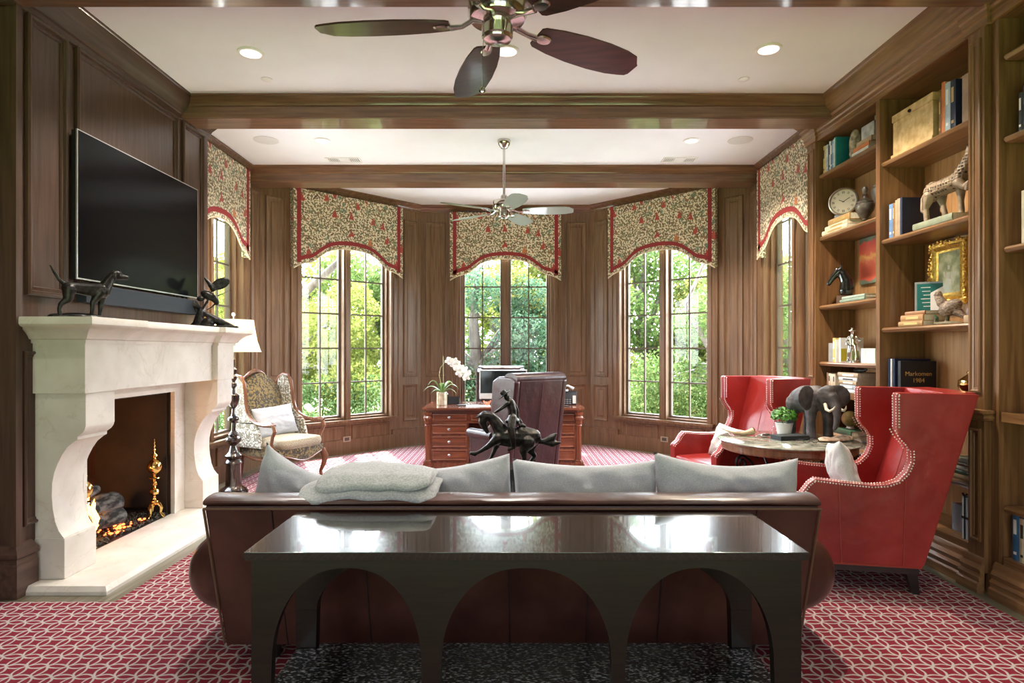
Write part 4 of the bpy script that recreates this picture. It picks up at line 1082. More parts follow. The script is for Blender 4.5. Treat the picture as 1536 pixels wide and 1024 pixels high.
# ================================================================== RED WING CHAIRS
def wing(label, loc, rz):
    t = thing('wing_chair', label, 'chair', loc, rz, 'red leather wing chairs')
    hwid = .36; th = .075
    outl = [(.0,.17),(-.02,.20),(-.30,1.185),(-.30,1.20),(.12,1.205),(.132,1.19),(.13,.985),(.11,.945),(.075,.905),(.052,.86),(.050,.80),(.075,.735),(.12,.685),(.18,.660),(.26,.652),(.42,.662),(.578,.678),(.613,.650),(.655,.59),(.69,.57),(.70,.55),(.70,.17)]
    for s in (-1,1):
        a, b = sorted((s*(hwid-th), s*hwid))
        m = MB(); m.prism(outl, a, b, 'y'); sp = m.build('side_panel', REDL, t, bev=.010, ang=50)
        # welt lines on the outside of the arm
        m = MB()
        for x0, x1, z1 in ((.435,.45,.655),(.10,.085,.69)):
            m.tube([(x0, s*(hwid+.001), .175),(x1, s*(hwid+.001), z1)], .004, 6)
        m.tube([(0.0,s*(hwid+.001),.178),(.70,s*(hwid+.001),.178)], .006, 6)
        m.build('seam_welt', PIPER, sp)
        # nailheads in two rows
        m = MB(); edge = outl[4:21]; pts = [Vector((x, 0, z)) for x, z in edge]
        L_ = [0]
        for p, q in zip(pts, pts[1:]): L_.append(L_[-1]+(q-p).length)
        def at(d):
            for i in range(len(pts)-1):
                if d <= L_[i+1]:
                    f = (d-L_[i])/(L_[i+1]-L_[i]); p = pts[i].lerp(pts[i+1], f); tt = (pts[i+1]-pts[i]).normalized(); return p, Vector((-tt.z, 0, tt.x))
            return pts[-1], Vector((0,0,1))
        d = .01
        while d < L_[-1]:
            p, nn = at(d); nn = -nn if nn.x > 0 and False else nn
            inn = Vector((nn.z, 0, -nn.x)) if False else nn
            for ys in (s*(hwid), s*(hwid-th)):
                c = Vector((p.x, 0, p.z)) + inn*.012*(-1 if (Vector((-.1,0,.4))-p).dot(inn) < 0 else 1)
                m.lathe([(.0055,0),(.004,.0022),(.001,.003)], (0,0,0), 6)
                k = len(m.v)-18
                sg = 1 if ys*s >= s*s*hwid-.001 else -1
                for i in range(k, len(m.v)):
                    x, y, z = m.v[i]; m.v[i] = (c.x + x, ys + (z*s*sg), c.z + y)
            for yo in (s*(hwid-.012), s*(hwid-th+.012)):
                k = len(m.v); m.lathe([(.0055,0),(.004,.0022),(.001,.003)], (0,0,0), 6)
                tt = Vector((inn.z,0,-inn.x))
                out = inn*(1 if (Vector((-.1,0,.4))-p).dot(inn) < 0 else -1)
                for i in range(k, len(m.v)):
                    x, y, z = m.v[i]; q = p + out*(z+.0005) + tt*x; m.v[i] = (q.x, yo+y, q.z)
            d += .0165
        tag(m.build('nailhead_trim', SILVERN, sp, ang=80), kind='stuff')
    # back: gently concave inside face
    m = MB()
    def bk(uu, vv, side):
        y = (uu*2-1)*(hwid-.055); z = .17 + 1.03*vv
        xo = -.02*(1-vv) - .30*vv + .0
        if side < 0: return (xo-.035*(1-(y/hwid)**2), y, z+.006)
        return (xo + .15 - .04*(1-(y/hwid)**2)*vv, y, z)
    NU, NV = 14, 20
    m.grid(lambda a, b: bk(a, b, -1), NU, NV); m.grid(lambda a, b: bk(a, b, 1), NU, NV)
    o = NU*NV
    for i in range(NU-1): 
        for base in (0, (NV-1)*NU): m.f.append((base+i, base+i+1, o+base+i+1, o+base+i)); m.mi.append(0)
    for j in range(NV-1):
        for c in (0, NU-1): m.f.append((j*NU+c, (j+1)*NU+c, o+(j+1)*NU+c, o+j*NU+c)); m.mi.append(0)
    bk_ = m.build('backrest', REDL, t, ang=50)
    m = MB(); m.tube([(-.155+.012,0,1.19),(.0,0,.66),(.10,0,.48)], .003, 6); m.build('seam_welt', PIPER, bk_)
    m = MB(); m.bbox(.03,.70,-hwid+th-.005,hwid-th+.005,.30,.47,.04); m.build('seat_cushion', REDL, t, ang=70)
    m = MB(); m.bbox(.05,.69,-hwid+.04,hwid-.04,.17,.32,.006); m.build('seat_frame', REDL, t)
    m = MB(); m.box(.01,.69,-hwid+.01,hwid-.01,.135,.17); m.build('base_rail', BLACKW, t)
    for x0, dx in ((.045,-.03),(.645,.0)):
        for s in (-1,1):
            m = MB(); y = s*(hwid-.045); r0, r1 = .030, .018
            vs = [(x0+a*r0, y+b*r0, .14) for a, b in ((-1,-1),(1,-1),(1,1),(-1,1))] + [(x0+dx+a*r1, y+b*r1, 0) for a, b in ((-1,-1),(1,-1),(1,1),(-1,1))]
            m.add(vs, [(0,1,2,3),(7,6,5,4),(0,4,5,1),(1,5,6,2),(2,6,7,3),(3,7,4,0)]); m.build('leg', BLACKW, t)
    return t
SILVERN = plain('nickel_nailhead', (.80,.74,.70), .3, .8)
# near chair faces left and slightly away
a = R(180-11)
w1 = wing('red leather wing chair in the right foreground, seen from its side', (2.47, 4.00, 0), a)
w2 = dup(w1, (2.29, 5.83, 0), R(197.5), 'red leather wing chair beyond the round table, facing the room')
pillow('throw_pillow', .42,.42,.15, LINEN2, (2.13,4.00,.66), (R(-14),R(10),R(72)), 7, 'cream linen pillow on the near red wing chair', pinch=.06)
pillow('throw_pillow', .46,.32,.14, LINEN2, (1.99,5.72,.60), (R(-20),R(4),R(-72)), 8, 'pale linen pillow on the far red wing chair', pinch=.08)

# ================================================================== ROUND TABLE
GR = noisy('grey_green_marble', (.14,.15,.12), (.42,.42,.36), 12, .12, coat=.8, detail=8, coatr=.03)
WAL = wood('table_apron_wood', (.14,.06,.03), (.30,.14,.07), 'z', rough=.3, coat=.4)
RT = (2.17, 4.90)
t = thing('round_table', 'round marble topped table with wooden rim and iron scroll base', 'table', (RT[0], RT[1], 0))
m = MB(); m.lathe([(.001,.700),(.51,.700),(.52,.706),(.52,.712),(.51,.718),(.001,.718)], (0,0,.038), 72); m.build('marble_top', GR, t)
m = MB(); m.lathe([(.42,.635),(.485,.635),(.495,.65),(.495,.685),(.502,.695),(.502,.700),(.42,.700)], (0,0,.038), 72); m.build('rim', WAL, t)
m = MB(); m.box(-.035,.035,-.035,.035,0,.738); m.build('post', IRON, t)
for k in range(4):
    a = R(12+90*k); c, s_ = math.cos(a), math.sin(a); P = []
    for i in range(14):
        q = i/13; P.append((.06+.40*math.sin(q*PI*.5)**1.0*1.0, .06+.50*(1-math.cos(q*PI*.5))))
    P = [(.30*math.cos(th)+.06+.0, .02+.42*math.sin(th)) for th in [R(d) for d in range(0, 1)]]
    P = []
    for i in range(16):
        q = i/15; P.append((.04+.36*q**.6, .27+.37*math.sin(q*PI/2)))
    cx, cz = .40, .585
    for i in range(1, 22):
        th = R(90-24*i); rr_ = .055*(1-i/26); P.append((cx+rr_*math.cos(th), cz+rr_*math.sin(th)))
    m = MB(); m.tube([(r_*c, r_*s_, z) for r_, z in P], .010, 8)
    m.tube([(.04*c,.04*s_,.28),(.16*c,.16*s_,.16),(.30*c,.30*s_,.04),(.36*c,.36*s_,.012)], .012, 8); m.build('scroll_leg', IRON, t)
ZT = .756
# elephant
EL = noisy('elephant_grey', (.035,.030,.032), (.11,.095,.10), 14, .55, bst=.5)
t = thing('elephant_figurine', 'dark grey elephant figurine with pale tusks and spread ears on the round table', 'figurine', (2.42, 5.00, ZT), R(-76))
k_ = 1.0
m = Org()   # +x is the head direction
m.ell((-.06,0,.300),(.165,.105,.115)); m.ell((-.14,0,.285),(.10,.095,.105)); m.ell((.03,0,.315),(.11,.098,.105))
m.ell((.155,0,.335),(.075,.07,.088)); m.ell((.17,0,.385),(.05,.05,.045))
m.limb([(.20,0,.33),(.245,0,.27),(.262,0,.19),(.250,0,.13),(.235,0,.10)],[.050,.038,.028,.021,.017])
for s, x in ((-1,.05),(1,.085)): m.limb([(x,s*.06,.27),(x,s*.065,.14),(x+.006,s*.065,.02)],[.055,.036,.038])
for s, x in ((-1,-.17),(1,-.13)): m.limb([(x+.02,s*.06,.27),(x,s*.065,.14),(x-.01,s*.065,.02)],[.066,.036,.038])
m.limb([(-.235,0,.33),(-.262,0,.28),(-.28,.01,.22)],[.014,.008,.006])
o = m.build('body', EL, t); remesh(o, .006, 3)
for v in o.data.vertices: v.co.z = max(v.co.z, 0.0)
for s in (-1,1):
    m = Org(); m.ell((0,0,0),(.012,.105,.092)); m.ell((0,.0,-.045),(.012,.065,.065))
    m.M = None
    q = Matrix.Translation((.100, s*.145, .335)) @ Matrix.Rotation(R(-16*s), 4, 'Z') @ Matrix.Rotation(R(-10*s), 4, 'X')
    m.v = [tuple(q @ Vector(p)) for p in m.v]
    e = m.build('ear', EL, o); remesh(e, .006, 2)
    m = MB(); m.tube([(.185,s*.045,.285),(.215,s*.06,.245),(.255,s*.065,.235),(.285,s*.055,.255),(.295,s*.05,.275)],[.014,.012,.010,.007,.003],10); m.build('tusk', plain('ivory', (.75,.68,.55), .4), o)
# plant
def small_plant(loc):
    t = thing('potted_plant', 'bright green bushy plant in a white ribbed pot on the round table', 'plant', loc)
    m = MB(); m.lathe([(.045,0),(.052,.006),(.068,.095),(.072,.10),(.066,.105),(.060,.09),(.001,.085)], (0,0,0), 32); m.build('pot', WHITE, t)
    m = MB(); rr = random.Random(8)
    for k in range(620):
        a, b = rr.uniform(0, 2*PI), math.acos(rr.uniform(-.25, 1)); r_ = rr.uniform(.75, 1.05)
        c = Vector((math.sin(b)*math.cos(a)*.105*r_, math.sin(b)*math.sin(a)*.105*r_, .150+math.cos(b)*.080*r_))
        q = Matrix.Rotation(a, 3, 'Z') @ Matrix.Rotation(b-.4+rr.uniform(-.6,.6), 3, 'Y') @ Matrix.Rotation(rr.uniform(-1,1), 3, 'Z')
        s_ = rr.uniform(.011,.017)
        m.add([c+q@Vector(v)*s_ for v in ((-1,0,0),(-.2,-.62,.18),(1,0,-.05),(-.2,.62,.18),(.1,0,.0))], [(0,1,4),(1,2,4),(2,3,4),(3,0,4)])
    m.build('foliage', LEAFD, t, recalc=False)
    m = MB()
    for k in range(7): a = k*.9; m.tube([(0,0,.08),(math.cos(a)*.05,math.sin(a)*.05,.16)], .0025, 5)
    m.build('stems', LEAF, t)
small_plant((2.245, 5.13, ZT))
# dark box (closed album)
flat('black_album', 2.18, 4.88, ZT, .25, .13, .036, plain('black_cloth', (.012,.016,.020), .6), 'black rectangular album lying at the front edge of the round table', 'album', R(12))
t = thing('eyeglasses', 'dark folded eyeglasses lying on the round table beside the album', 'eyeglasses', (2.24, 4.66, ZT+.003), R(8))
for s in (-1,1):
    m = MB(); m.tube([(s*.034+.028*math.cos(R(a_)), .0, .020+.018*math.sin(R(a_))) for a_ in range(0, 361, 20)], .0022, 6, cap=False); m.build('rim', BLACKP, t)
    m = MB(); m.tube([(s*.062,0,.028),(s*.064,.05,.024),(s*.05,.12,.006)], .0018, 6); m.build('temple', BLACKP, t)
m = MB(); m.tube([(-.007,0,.026),(0,0,.030),(.007,0,.026)], .002, 6); m.build('bridge', BLACKP, t)
t = thing('powder_horn', 'curved bone powder horn lying at the left of the round table', 'horn', (1.90, 5.12, ZT+.004), R(-8))
m = MB(); P = [(-.16,.03,.045),(-.12,.01,.028),(-.06,-.005,.012),(.0,0,.010),(.05,.01,.02),(.085,.02,.03)]; m.tube(P, [.003,.006,.011,.016,.022,.027], 14); m.build('horn', noisy('bone', (.30,.20,.09), (.62,.52,.34), 14, .4), t)
m = MB(); m.tube([P[-1],(.093,.022,.032)], [.028,.028], 14); m.build('cap', BRASS, t)
t = thing('metal_ornament', 'small silver metal ornament beside the powder horn on the round table', 'ornament', (2.02, 4.98, ZT), R(10))
m = Org(); m.ell((0,0,.018),(.05,.02,.018)); m.limb([(.03,0,.02),(.08,.01,.012),(.12,.0,.008)],[.014,.008,.004]); m.limb([(-.03,0,.02),(-.07,.0,.012)],[.012,.008]); o = m.build('body', CHROME, t); remesh(o, .003, 1)
for v in o.data.vertices: v.co.z = max(v.co.z, 0)
STN = noisy('shell_stone', (.35,.18,.10), (.72,.62,.50), 26, .4, bst=.6, detail=6)
m = Org(); m.ell((0,0,.012),(.17,.07,.016)); m.ell((.06,-.01,.022),(.09,.05,.022)); m.ell((-.10,.01,.018),(.06,.04,.018)); o = m.build('stone_slab', STN, None, (2.50,4.80,ZT), R(20)); remesh(o, .006, 1)
for v in o.data.vertices: v.co.z = max(v.co.z, 0)
tag(o, 'banded brown and cream polished stone slab on the round table front', 'stone')
t = thing('small_globe', 'small yellowed globe ball on a white ring on books beyond the elephant', 'globe', (2.99, 5.50, .76))
m = MB(); m.lathe([(.030,0),(.036,.004),(.026,.018),(.030,.024),(.020,.024)], (0,0,0), 24); m.build('stand', WHITE, t)
m = MB(); m.sphere((0,0,.090), .070, 32); m.build('ball', noisy('old_globe', (.20,.13,.03), (.55,.42,.14), 14, .35, coat=.3), t)
def vbook(name, x, y, z, sx, sy, sz, c, lb, grp=None, rz=0): 
    return book(x, y, z, sx, sy, sz, c, lb, grp, rz)

# ================================================================== FLOOR LAMP
t = thing('floor_lamp', 'dark turned wood floor lamp with cream shade beside the fireplace', 'lamp', (-2.83, 6.32, 0))
TW = noisy('turned_dark_wood', (.014,.010,.009), (.055,.030,.018), 6, .22, coat=.7, stretch=(6,6,1))
pr = [(.001,0),(.135,0),(.145,.012),(.140,.028),(.122,.038),(.128,.050),(.105,.062),(.085,.075),(.078,.085),(.070,.30),(.082,.305),(.085,.32),(.075,.335),(.060,.35),(.082,.375),(.082,.39),(.06,.41),(.042,.43),(.030,.49),(.045,.505),(.072,.53),(.076,.55),(.070,.57),(.045,.585),(.050,.60),(.040,.615),(.022,.64),(.018,.72),(.030,.735),(.052,.745),(.055,.76),(.050,.775),(.028,.785),(.020,.80),(.014,.86),(.030,.88),(.048,.91),(.056,.95),(.058,1.00),(.050,1.01),(.018,1.02),(.016,1.07),(.034,1.09),(.034,1.12),(.018,1.14),(.032,1.16),(.034,1.19),(.018,1.21),(.030,1.23),(.030,1.26),(.014,1.28),(.012,1.34),(.020,1.36),(.008,1.38),(.008,1.44),(.001,1.44)]
m = MB(); m.lathe(pr, (0,0,0), 36); m.build('turned_column', TW, t)
SHD = bpy.data.materials.new('lamp_shade_cream'); SHD.use_nodes = True; nt = SHD.node_tree; nt.nodes.clear()
o_ = N(nt,'ShaderNodeOutputMaterial'); d_ = N(nt,'ShaderNodeBsdfDiffuse'); tr = N(nt,'ShaderNodeBsdfTranslucent'); mx = N(nt,'ShaderNodeMixShader'); mx.inputs[0].default_value = .45
d_.inputs[0].default_value = (.80,.74,.62,1); tr.inputs[0].default_value = (.85,.74,.55,1); L(nt,d_.outputs[0],mx.inputs[1]); L(nt,tr.outputs[0],mx.inputs[2]); L(nt,mx.outputs[0],o_.inputs[0])
m = MB(); pr = [(.19,1.76),(.205,1.66),(.225,1.55),(.262,1.44)]; vs = []; n = 48
m.lathe([(r_-.003,z) for r_, z in pr][::-1]+pr, (0,0,0), 48); m.f = [f for f in m.f if len(f) == 4]; m.mi = [0]*len(m.f); m.build('lamp_shade', SHD, t)
m = MB()
for r_, z in ((.19,1.76),(.262,1.44)): m.tube([(r_*math.cos(R(a_)), r_*math.sin(R(a_)), z) for a_ in range(0,361,10)], .004, 6, cap=False)
for a_ in (0,120,240): m.tube([(0,0,1.73),(.188*math.cos(R(a_)),.188*math.sin(R(a_)),1.75)], .002, 5)
m.tube([(0,0,1.44),(0,0,1.80)], .005, 8); m.sphere((0,0,1.82), .018, 12); m.build('shade_ring', CREAM, t)
m = MB(); m.sphere((0,0,1.58), .032, 14); b = m.build('bulb', plain('bulb_glow', (1,.9,.7), .5, em=(1,.84,.6), es=4), t)
ld = bpy.data.lights.new('lamp', 'POINT'); ld.energy = 9; ld.color = (1,.88,.70); ld.shadow_soft_size = .05
lo = bpy.data.objects.new('floor_lamp_bulb', ld); COL.objects.link(lo); lo.location = (-2.83,6.32,1.65)

# ================================================================== BERGERE
def mk_damask(name, pale):
    m, nt, b = newmat(name); co = coords(nt)
    v = N(nt,'ShaderNodeTexVoronoi', feature='DISTANCE_TO_EDGE'); v.inputs['Scale'].default_value = 8; v.inputs['Randomness'].default_value = .25; L(nt,co,v.inputs['Vector'])
    n = N(nt,'ShaderNodeTexNoise'); n.inputs['Scale'].default_value = 50; n.inputs['Detail'].default_value = 2; L(nt,co,n.inputs['Vector'])
    a = N(nt,'ShaderNodeMath',operation='MULTIPLY_ADD'); a.inputs[1].default_value = -.45; L(nt,v.outputs[0],a.inputs[0]); L(nt,n.outputs[0],a.inputs[2])
    c1, c2 = ((.40,.39,.33),(.62,.60,.52)) if pale else ((.030,.020,.012),(.22,.15,.045))
    if pale: c1 = (.16,.13,.08)
    r = ramp(nt, a.outputs[0], [(.42,c1),(.50,c2)]); L(nt,r.outputs[0],b.inputs['Base Color']); b.inputs['Roughness'].default_value = .7; b.inputs['Sheen Weight'].default_value = .3; bump(nt,b,a.outputs[0],.3,.005); return m
DAM = mk_damask('brown_gold_damask', False); DAMP = mk_damask('brown_cream_damask', True)
t = thing('wing_armchair', 'carved wood wing armchair in brown and gold damask beside the left window', 'chair', (-2.60, 6.98, 0), R(-28))
# local: +x forward, y width (left of sitter = +y)
def scurve(y):   # top rail height
    a = abs(y)/.30; return 1.13 + .085*math.cos(min(1,a)*PI*.9) 
NU, NV = 18, 18
m = MB()
def bb(u_, v_, sd):
    y = (u_*2-1)*.29; zt = scurve(y)-.02; z = .42+(zt-.42)*v_
    x = -.24 - .16*v_ + (.055 if sd > 0 else -.02) + (.02*(1-(y/.29)**2) if sd > 0 else 0)
    return (x, y, z)
m.grid(lambda a, b: bb(a,b,1), NU, NV); m.grid(lambda a, b: bb(a,b,-1), NU, NV)
m.build('back_upholstery', DAM, t)
m = MB(); P = []
for i in range(25):
    y = (i/24*2-1)*.30; P.append((-.405, y, scurve(y)))
m.tube(P, [.018+.010*math.exp(-((i-12)/3)**2) for i in range(25)], 10)
m.build('top_rail', CHW, t)
for s in (-1,1):
    # wing upholstery sheet with thickness
    edge = [(-.40,1.10),(-.33,1.16),(-.25,1.155),(-.20,1.09),(-.18,.98),(-.17,.88),(-.14,.78),(-.06,.71),(.02,.675),(-.26,.66),(-.36,.80)]
    m = MB(); m.prism(edge, min(s*.30,s*.345), max(s*.30,s*.345), 'y')
    w_ = m.build('wing', DAMP, t, bev=.006)
    m = MB(); m.tube([(-.405,s*.30,1.075),(-.37,s*.32,1.15),(-.31,s*.325,1.175),(-.235,s*.325,1.16),(-.19,s*.325,1.09),(-.17,s*.325,.98),(-.16,s*.33,.88),(-.13,s*.335,.78),(-.06,s*.34,.705),(.04,s*.345,.665),(.16,s*.35,.655),(.26,s*.35,.665),(.31,s*.35,.655)], [.016,.018,.019,.019,.019,.019,.019,.020,.021,.022,.022,.028,.020], 10); m.build('wing_rail', CHW, w_)
    m = MB(); m.tube([(.29,s*.35,.655),(.315,s*.35,.60),(.28,s*.35,.54),(.25,s*.34,.46),(.27,s*.33,.40),(.30,s*.32,.36)], [.022,.022,.018,.018,.022,.026], 10); m.build('arm_post', CHW, t)
    m = MB(); m.prism([(-.30,.36),(.28,.36),(.24,.50),(-.30,.64)] if False else [(-.34,.40),(.10,.40),(.02,.655),(-.30,.655)], min(s*.31,s*.34), max(s*.31,s*.34), 'y'); m.build('arm_upholstery', DAMP, t, bev=.004)
    m = MB(); m.tube([(.335,s*.30,.34),(.365,s*.32,.26),(.35,s*.31,.17),(.315,s*.295,.08),(.33,s*.30,.02),(.355,s*.31,.0)], [.040,.038,.026,.019,.019,.022], 12); m.build('leg', CHW, t)
    m = MB(); m.tube([(-.27,s*.27,.34),(-.29,s*.275,.20),(-.32,s*.28,.0)], [.028,.024,.020], 10); m.build('leg', CHW, t)
m = MB()
def cush(a, v):
    an = 2*PI*a; c, s_ = math.cos(an), math.sin(an)
    e = .35
    X = .06 + .31*math.copysign(abs(c)**e, c); Y = .30*math.copysign(abs(s_)**e, s_)
    return X, Y
n1, n2 = 60, 12
def cq(a, v):
    X, Y = cush(a, v); th = (v-.5)*2; r_ = (1-abs(th)**4)**.3
    prof = [(.0,0),(.5,0),(1,.0)]
    if v <= .25: f = v/.25; return (.06+(X-.06)*f, Y*f, .395-.0)
    if v >= .75: f = (1-v)/.25; return (.06+(X-.06)*f, Y*f, .49+.025*(1-f**2))
    f = (v-.25)/.5; b_ = math.sin(f*PI)*.012
    return (X+b_*(1 if X > .06 else -1), Y+b_*(1 if Y > 0 else -1), .395+.095*f)
m.grid(cq, n1, 25, True); m.build('seat_cushion', noisy('beige_check', (.20,.15,.09), (.50,.44,.33), 160, .9), t, ang=60)
m = MB()
path = []
for i in range(21): q = i/20*2-1; path.append((.34+.03*math.cos(q*PI/2), q*.31))
prof = []
vs = []
for i, (x, y) in enumerate(path):
    q = i/20*2-1; zb = .30 - .035*math.cos(q*PI)*(1) ; vs += [(x,y,.40),(x+.004,y,zb),(x-.03,y,.40),(x-.03,y,zb)]
fs = []
for k in range(20): a_ = 4*k; b_ = a_+4; fs += [(a_,a_+1,b_+1,b_),(a_+2,b_+2,b_+3,a_+3),(a_+1,a_+3,b_+3,b_+1),(a_,b_,b_+2,a_+2)]
m.add(vs, fs); m.box(-.28,.34,-.31,-.28,.31,.40); m.box(-.28,.34,.28,.31,.31,.40); m.box(-.30,-.26,-.29,.29,.31,.40); m.box(-.27,.33,-.29,.29,.36,.395)
m.build('seat_rail_upholstery', DAM, t)
m = MB(); m.tube([(x+.006,y,.292-.035*math.cos((i/20*2-1)*PI)) for i,(x,y) in enumerate(path)], .013, 8)
for s in (-1,1): m.tube([(.34,s*.315,.31),(.15,s*.315,.275),(-.05,s*.315,.275),(-.27,s*.30,.32)], .012, 8)
m.build('carved_rail', CHW, t)
pillow('throw_pillow', .54,.34,.13, LINEN, (-2.66,6.99,.665), (R(-20),R(-3),R(60)), 11, 'grey lumbar pillow on the damask wing armchair', pinch=.05)
# ================================================================== BOOKCASES
BX, BBK = 2.85, 3.20
ZTOP = 3.40
def shelf(par, y0, y1, z, name='shelf', th=.04):
    m = MB()
    pr = [(BBK-.003, z-th), (2.885, z-th), (2.872, z-th+.004), (2.864, z-th*.62), (2.862, z-th*.4), (2.868, z-.006), (2.880, z), (BBK-.003, z)]
    m.prism(pr, y0+.001, y1-.001, 'y'); return m.build(name, BKY, par)
def unit(name, label, y0, y1, openings, dividers, pil, zs, ret=False):
    t = thing(name, label, 'bookcase', (0, 0, 0), 0, 'built in bookcases')
    m = MB(); m.box(BBK, BBK+.03, y0, y1, 0, HC-.2); m.build('back_panel', BKB, t)
    m = MB(); m.box(BX+.003, BBK+.03, y1-.02, y1, 0, HC-.12); m.build('side_panel', BKZ, t)
    m = MB(); m.box(BX+.003, BBK+.03, y0, y0+.02, 0, HC-.12); m.build('side_panel', BKZ, t)
    for (a, b) in dividers:
        m = MB(); m.box(BX-.001, BBK-.001, a, b, .12, ZTOP-.001); m.frame(0,0,0,0,[(0,0),(0,0)]) if False else None; m.build('divider', BKZ, t)
    for (a, b) in pil:
        m = MB(); m.box(BX-.02, BBK-.002, a+.002, b-.002, .12, ZTOP-.001)
        # fluted / panelled pilaster face
        M = Matrix(((0,-1,0,BX-.02),(1,0,0,a),(0,0,1,0),(0,0,0,1)))
        q = MB(M); w_ = b-a
        q.frame(.025, w_-.025, 1.20, ZTOP-.06, [(0,0),(0,.010),(.010,.014),(.018,.006),(.028,.004),(.03,0)])
        q.frame(.025, w_-.025, .30, .98, [(0,0),(0,.010),(.010,.014),(.018,.006),(.028,.004),(.03,0)])
        m.add(q.v, q.f)
        m.build('pilaster', BKZ, t)
    # header above the openings
    m = MB(); m.box(BX, BBK-.001, y0+.021, y1-.021, ZTOP, HC-.01)
    m.build('header', BKY, t)
    for (a, b), zz in zip(openings, zs):
        for z in zz: shelf(t, a, b, z)
        m = MB(); m.box(BX+.005, BBK, a, b, 1.045, 1.09); m.box(BX-.002, BX+.02, a, b, 1.04, 1.095); m.build('ledge', BKY, t)
        m = MB(); m.box(BX+.01, BBK, a, b, .20, .25); m.build('bottom_board', BKY, t)
    # ledge moulding around pilasters
    m = MB()
    lp = [(0,1.03),(.018,1.035),(.026,1.05),(.020,1.065),(.034,1.078),(.034,1.095),(0,1.10)]
    pts = []
    for (a, b) in sorted(pil): m = MB(); m.sweep(lp, [(BX-.02+.05, b), (BX-.02, b), (BX-.02, a), (BX+.03, a)]); m.build('ledge_moulding', BKY, t)
    m = MB()
    pp = [(0,0),(.045,0),(.045,.055),(.034,.065),(.034,.085),(.040,.095),(.026,.115),(.026,.13),(.034,.14),(.018,.165),(.018,.18),(.010,.20),(0,.21)]
    path = [(BX+.06, y1), (BX, y1)] if ret else [(BX, y1)]
    for (a, b) in sorted(pil, reverse=True):
        if abs(b-y1) < .01: path = [(BX+.06,y1),(BX-.02,y1)] if ret else [(BX-.02,y1)]
        else: path += [(BX, b), (BX-.02, b)]
        if abs(a-y0) < .01: path += [(BX-.02, a)]
        else: path += [(BX-.02, a), (BX, a)]
    if abs(path[-1][1]-y0) > .01: path.append((BX, y0))
    m.sweep(pp, path); m.build('plinth', BKY, t)
    return t
O1, O2 = (4.87,5.80), (3.86,4.82)
U1 = unit('bookcase', 'built in wooden bookcase with two open bays between the red chairs and window', 3.725, 5.96, [O1, O2], [(4.82,4.87)], [(5.80,5.96),(3.725,3.86)],
     [(3.09,2.51,1.87,1.35,.62), (2.91,2.31,1.63,.62)], True)
U2 = unit('bookcase', 'nearest built in bookcase section at the right edge of view', .9, 3.665, [(2.45,3.62),(1.0,2.40)], [(2.40,2.45)], [(.9,1.0)],
     [(3.18,2.70,2.06,.55),(3.0,2.4,1.8,.55)])
m = MB(); m.box(BX+.02, BBK+.03, 3.665, 3.725, 0, HC-.12); struct(m.build('trim_bookcase_joint', BKZ))
# crown with stepped architrave over the cases
cp = [(0,3.395),(.012,3.40),(.012,3.44),(.022,3.445),(.022,3.475),(.034,3.485),(.034,3.52),(.050,3.535),(.050,3.548),(.042,3.555),(.060,3.58),(.085,3.61),(.105,3.65),(.115,3.668),(.130,3.675),(.130,3.70),(0,3.70)]
path = [(3.02,5.975),(BX-.02,5.975),(BX-.02,5.79),(BX,5.79),(BX,3.87),(BX-.02,3.87),(BX-.02,3.70),(BX,3.70),(BX,.9)]
m = MB(); m.sweep(cp, path); struct(m.build('trim_crown_bookcase', BKY))

# ------------------------------------------------------------------ books
PAGE = noisy('page_block', (.55,.50,.40), (.68,.62,.52), 200, .9, stretch=(1,1,.1))
BM = {}
def bcol(c):
    k = tuple(round(x,3) for x in c)
    if k not in BM: BM[k] = noisy('book_cover', tuple(x*.85 for x in c), tuple(min(1,x*1.1) for x in c), 14, .5)
    return BM[k]
def book(x, y, z, depth, thick, h, c, lb, grp, lying=False, rz=0, tc=None, lean=0):
    # spine faces -x. standing: thick along y; lying: thick along z, h along y
    m = MB(); e = .0025
    if not lying:
        m.cur = 0
        m.prism([(0,-thick/2),(-.004,-thick/4),(-.004,thick/4),(0,thick/2),(depth,thick/2),(depth,thick/2-e),(.006,thick/2-e),(.006,-thick/2+e),(depth,-thick/2+e),(depth,-thick/2)], 0, h, 'z')
        m.cur = 1; m.box(.005, depth-.004, -thick/2+e*.9, thick/2-e*.9, .003, h-.003)
        if tc:
            m.cur = 2; m.box(-.0048,-.003,-thick*.22,thick*.22,h*.55,h*.86); m.box(-.0048,-.003,-thick*.22,thick*.22,h*.12,h*.18)
    else:
        m.cur = 0
        m.prism([(0,0),(-.004,thick*.25),(-.004,thick*.75),(0,thick),(depth,thick),(depth,thick-e),(.006,thick-e),(.006,e),(depth,e),(depth,0)], -h/2, h/2, 'y')
        m.cur = 1; m.box(.005, depth-.004, -h/2+.003, h/2-.003, e*.9, thick-e*.9)
        if tc:
            m.cur = 2; m.box(-.0048,-.003,-h*.3,h*.25,thick*.3,thick*.7)
    mats = [bcol(c), PAGE] + ([tc] if tc else [])
    o = m.build('book', mats, None, (x, y, z), rz)
    tag(o, lb, 'book', grp); return o
GOLDT = plain('gold_lettering', (.65,.48,.2), .4, .6); WHT = plain('white_lettering', (.8,.8,.78), .6); DKT = plain('dark_lettering', (.05,.05,.05), .6)
def row(y_start, z, specs, grp, where, x=2.895):
    y = y_start
    for th, h, dp, c, cname, tc in specs:
        y -= th/2
        book(x, y, z, dp, th-.001, h, c, '%s standing book, %s' % (cname, where), grp, tc=tc)
        y -= th/2
    return y
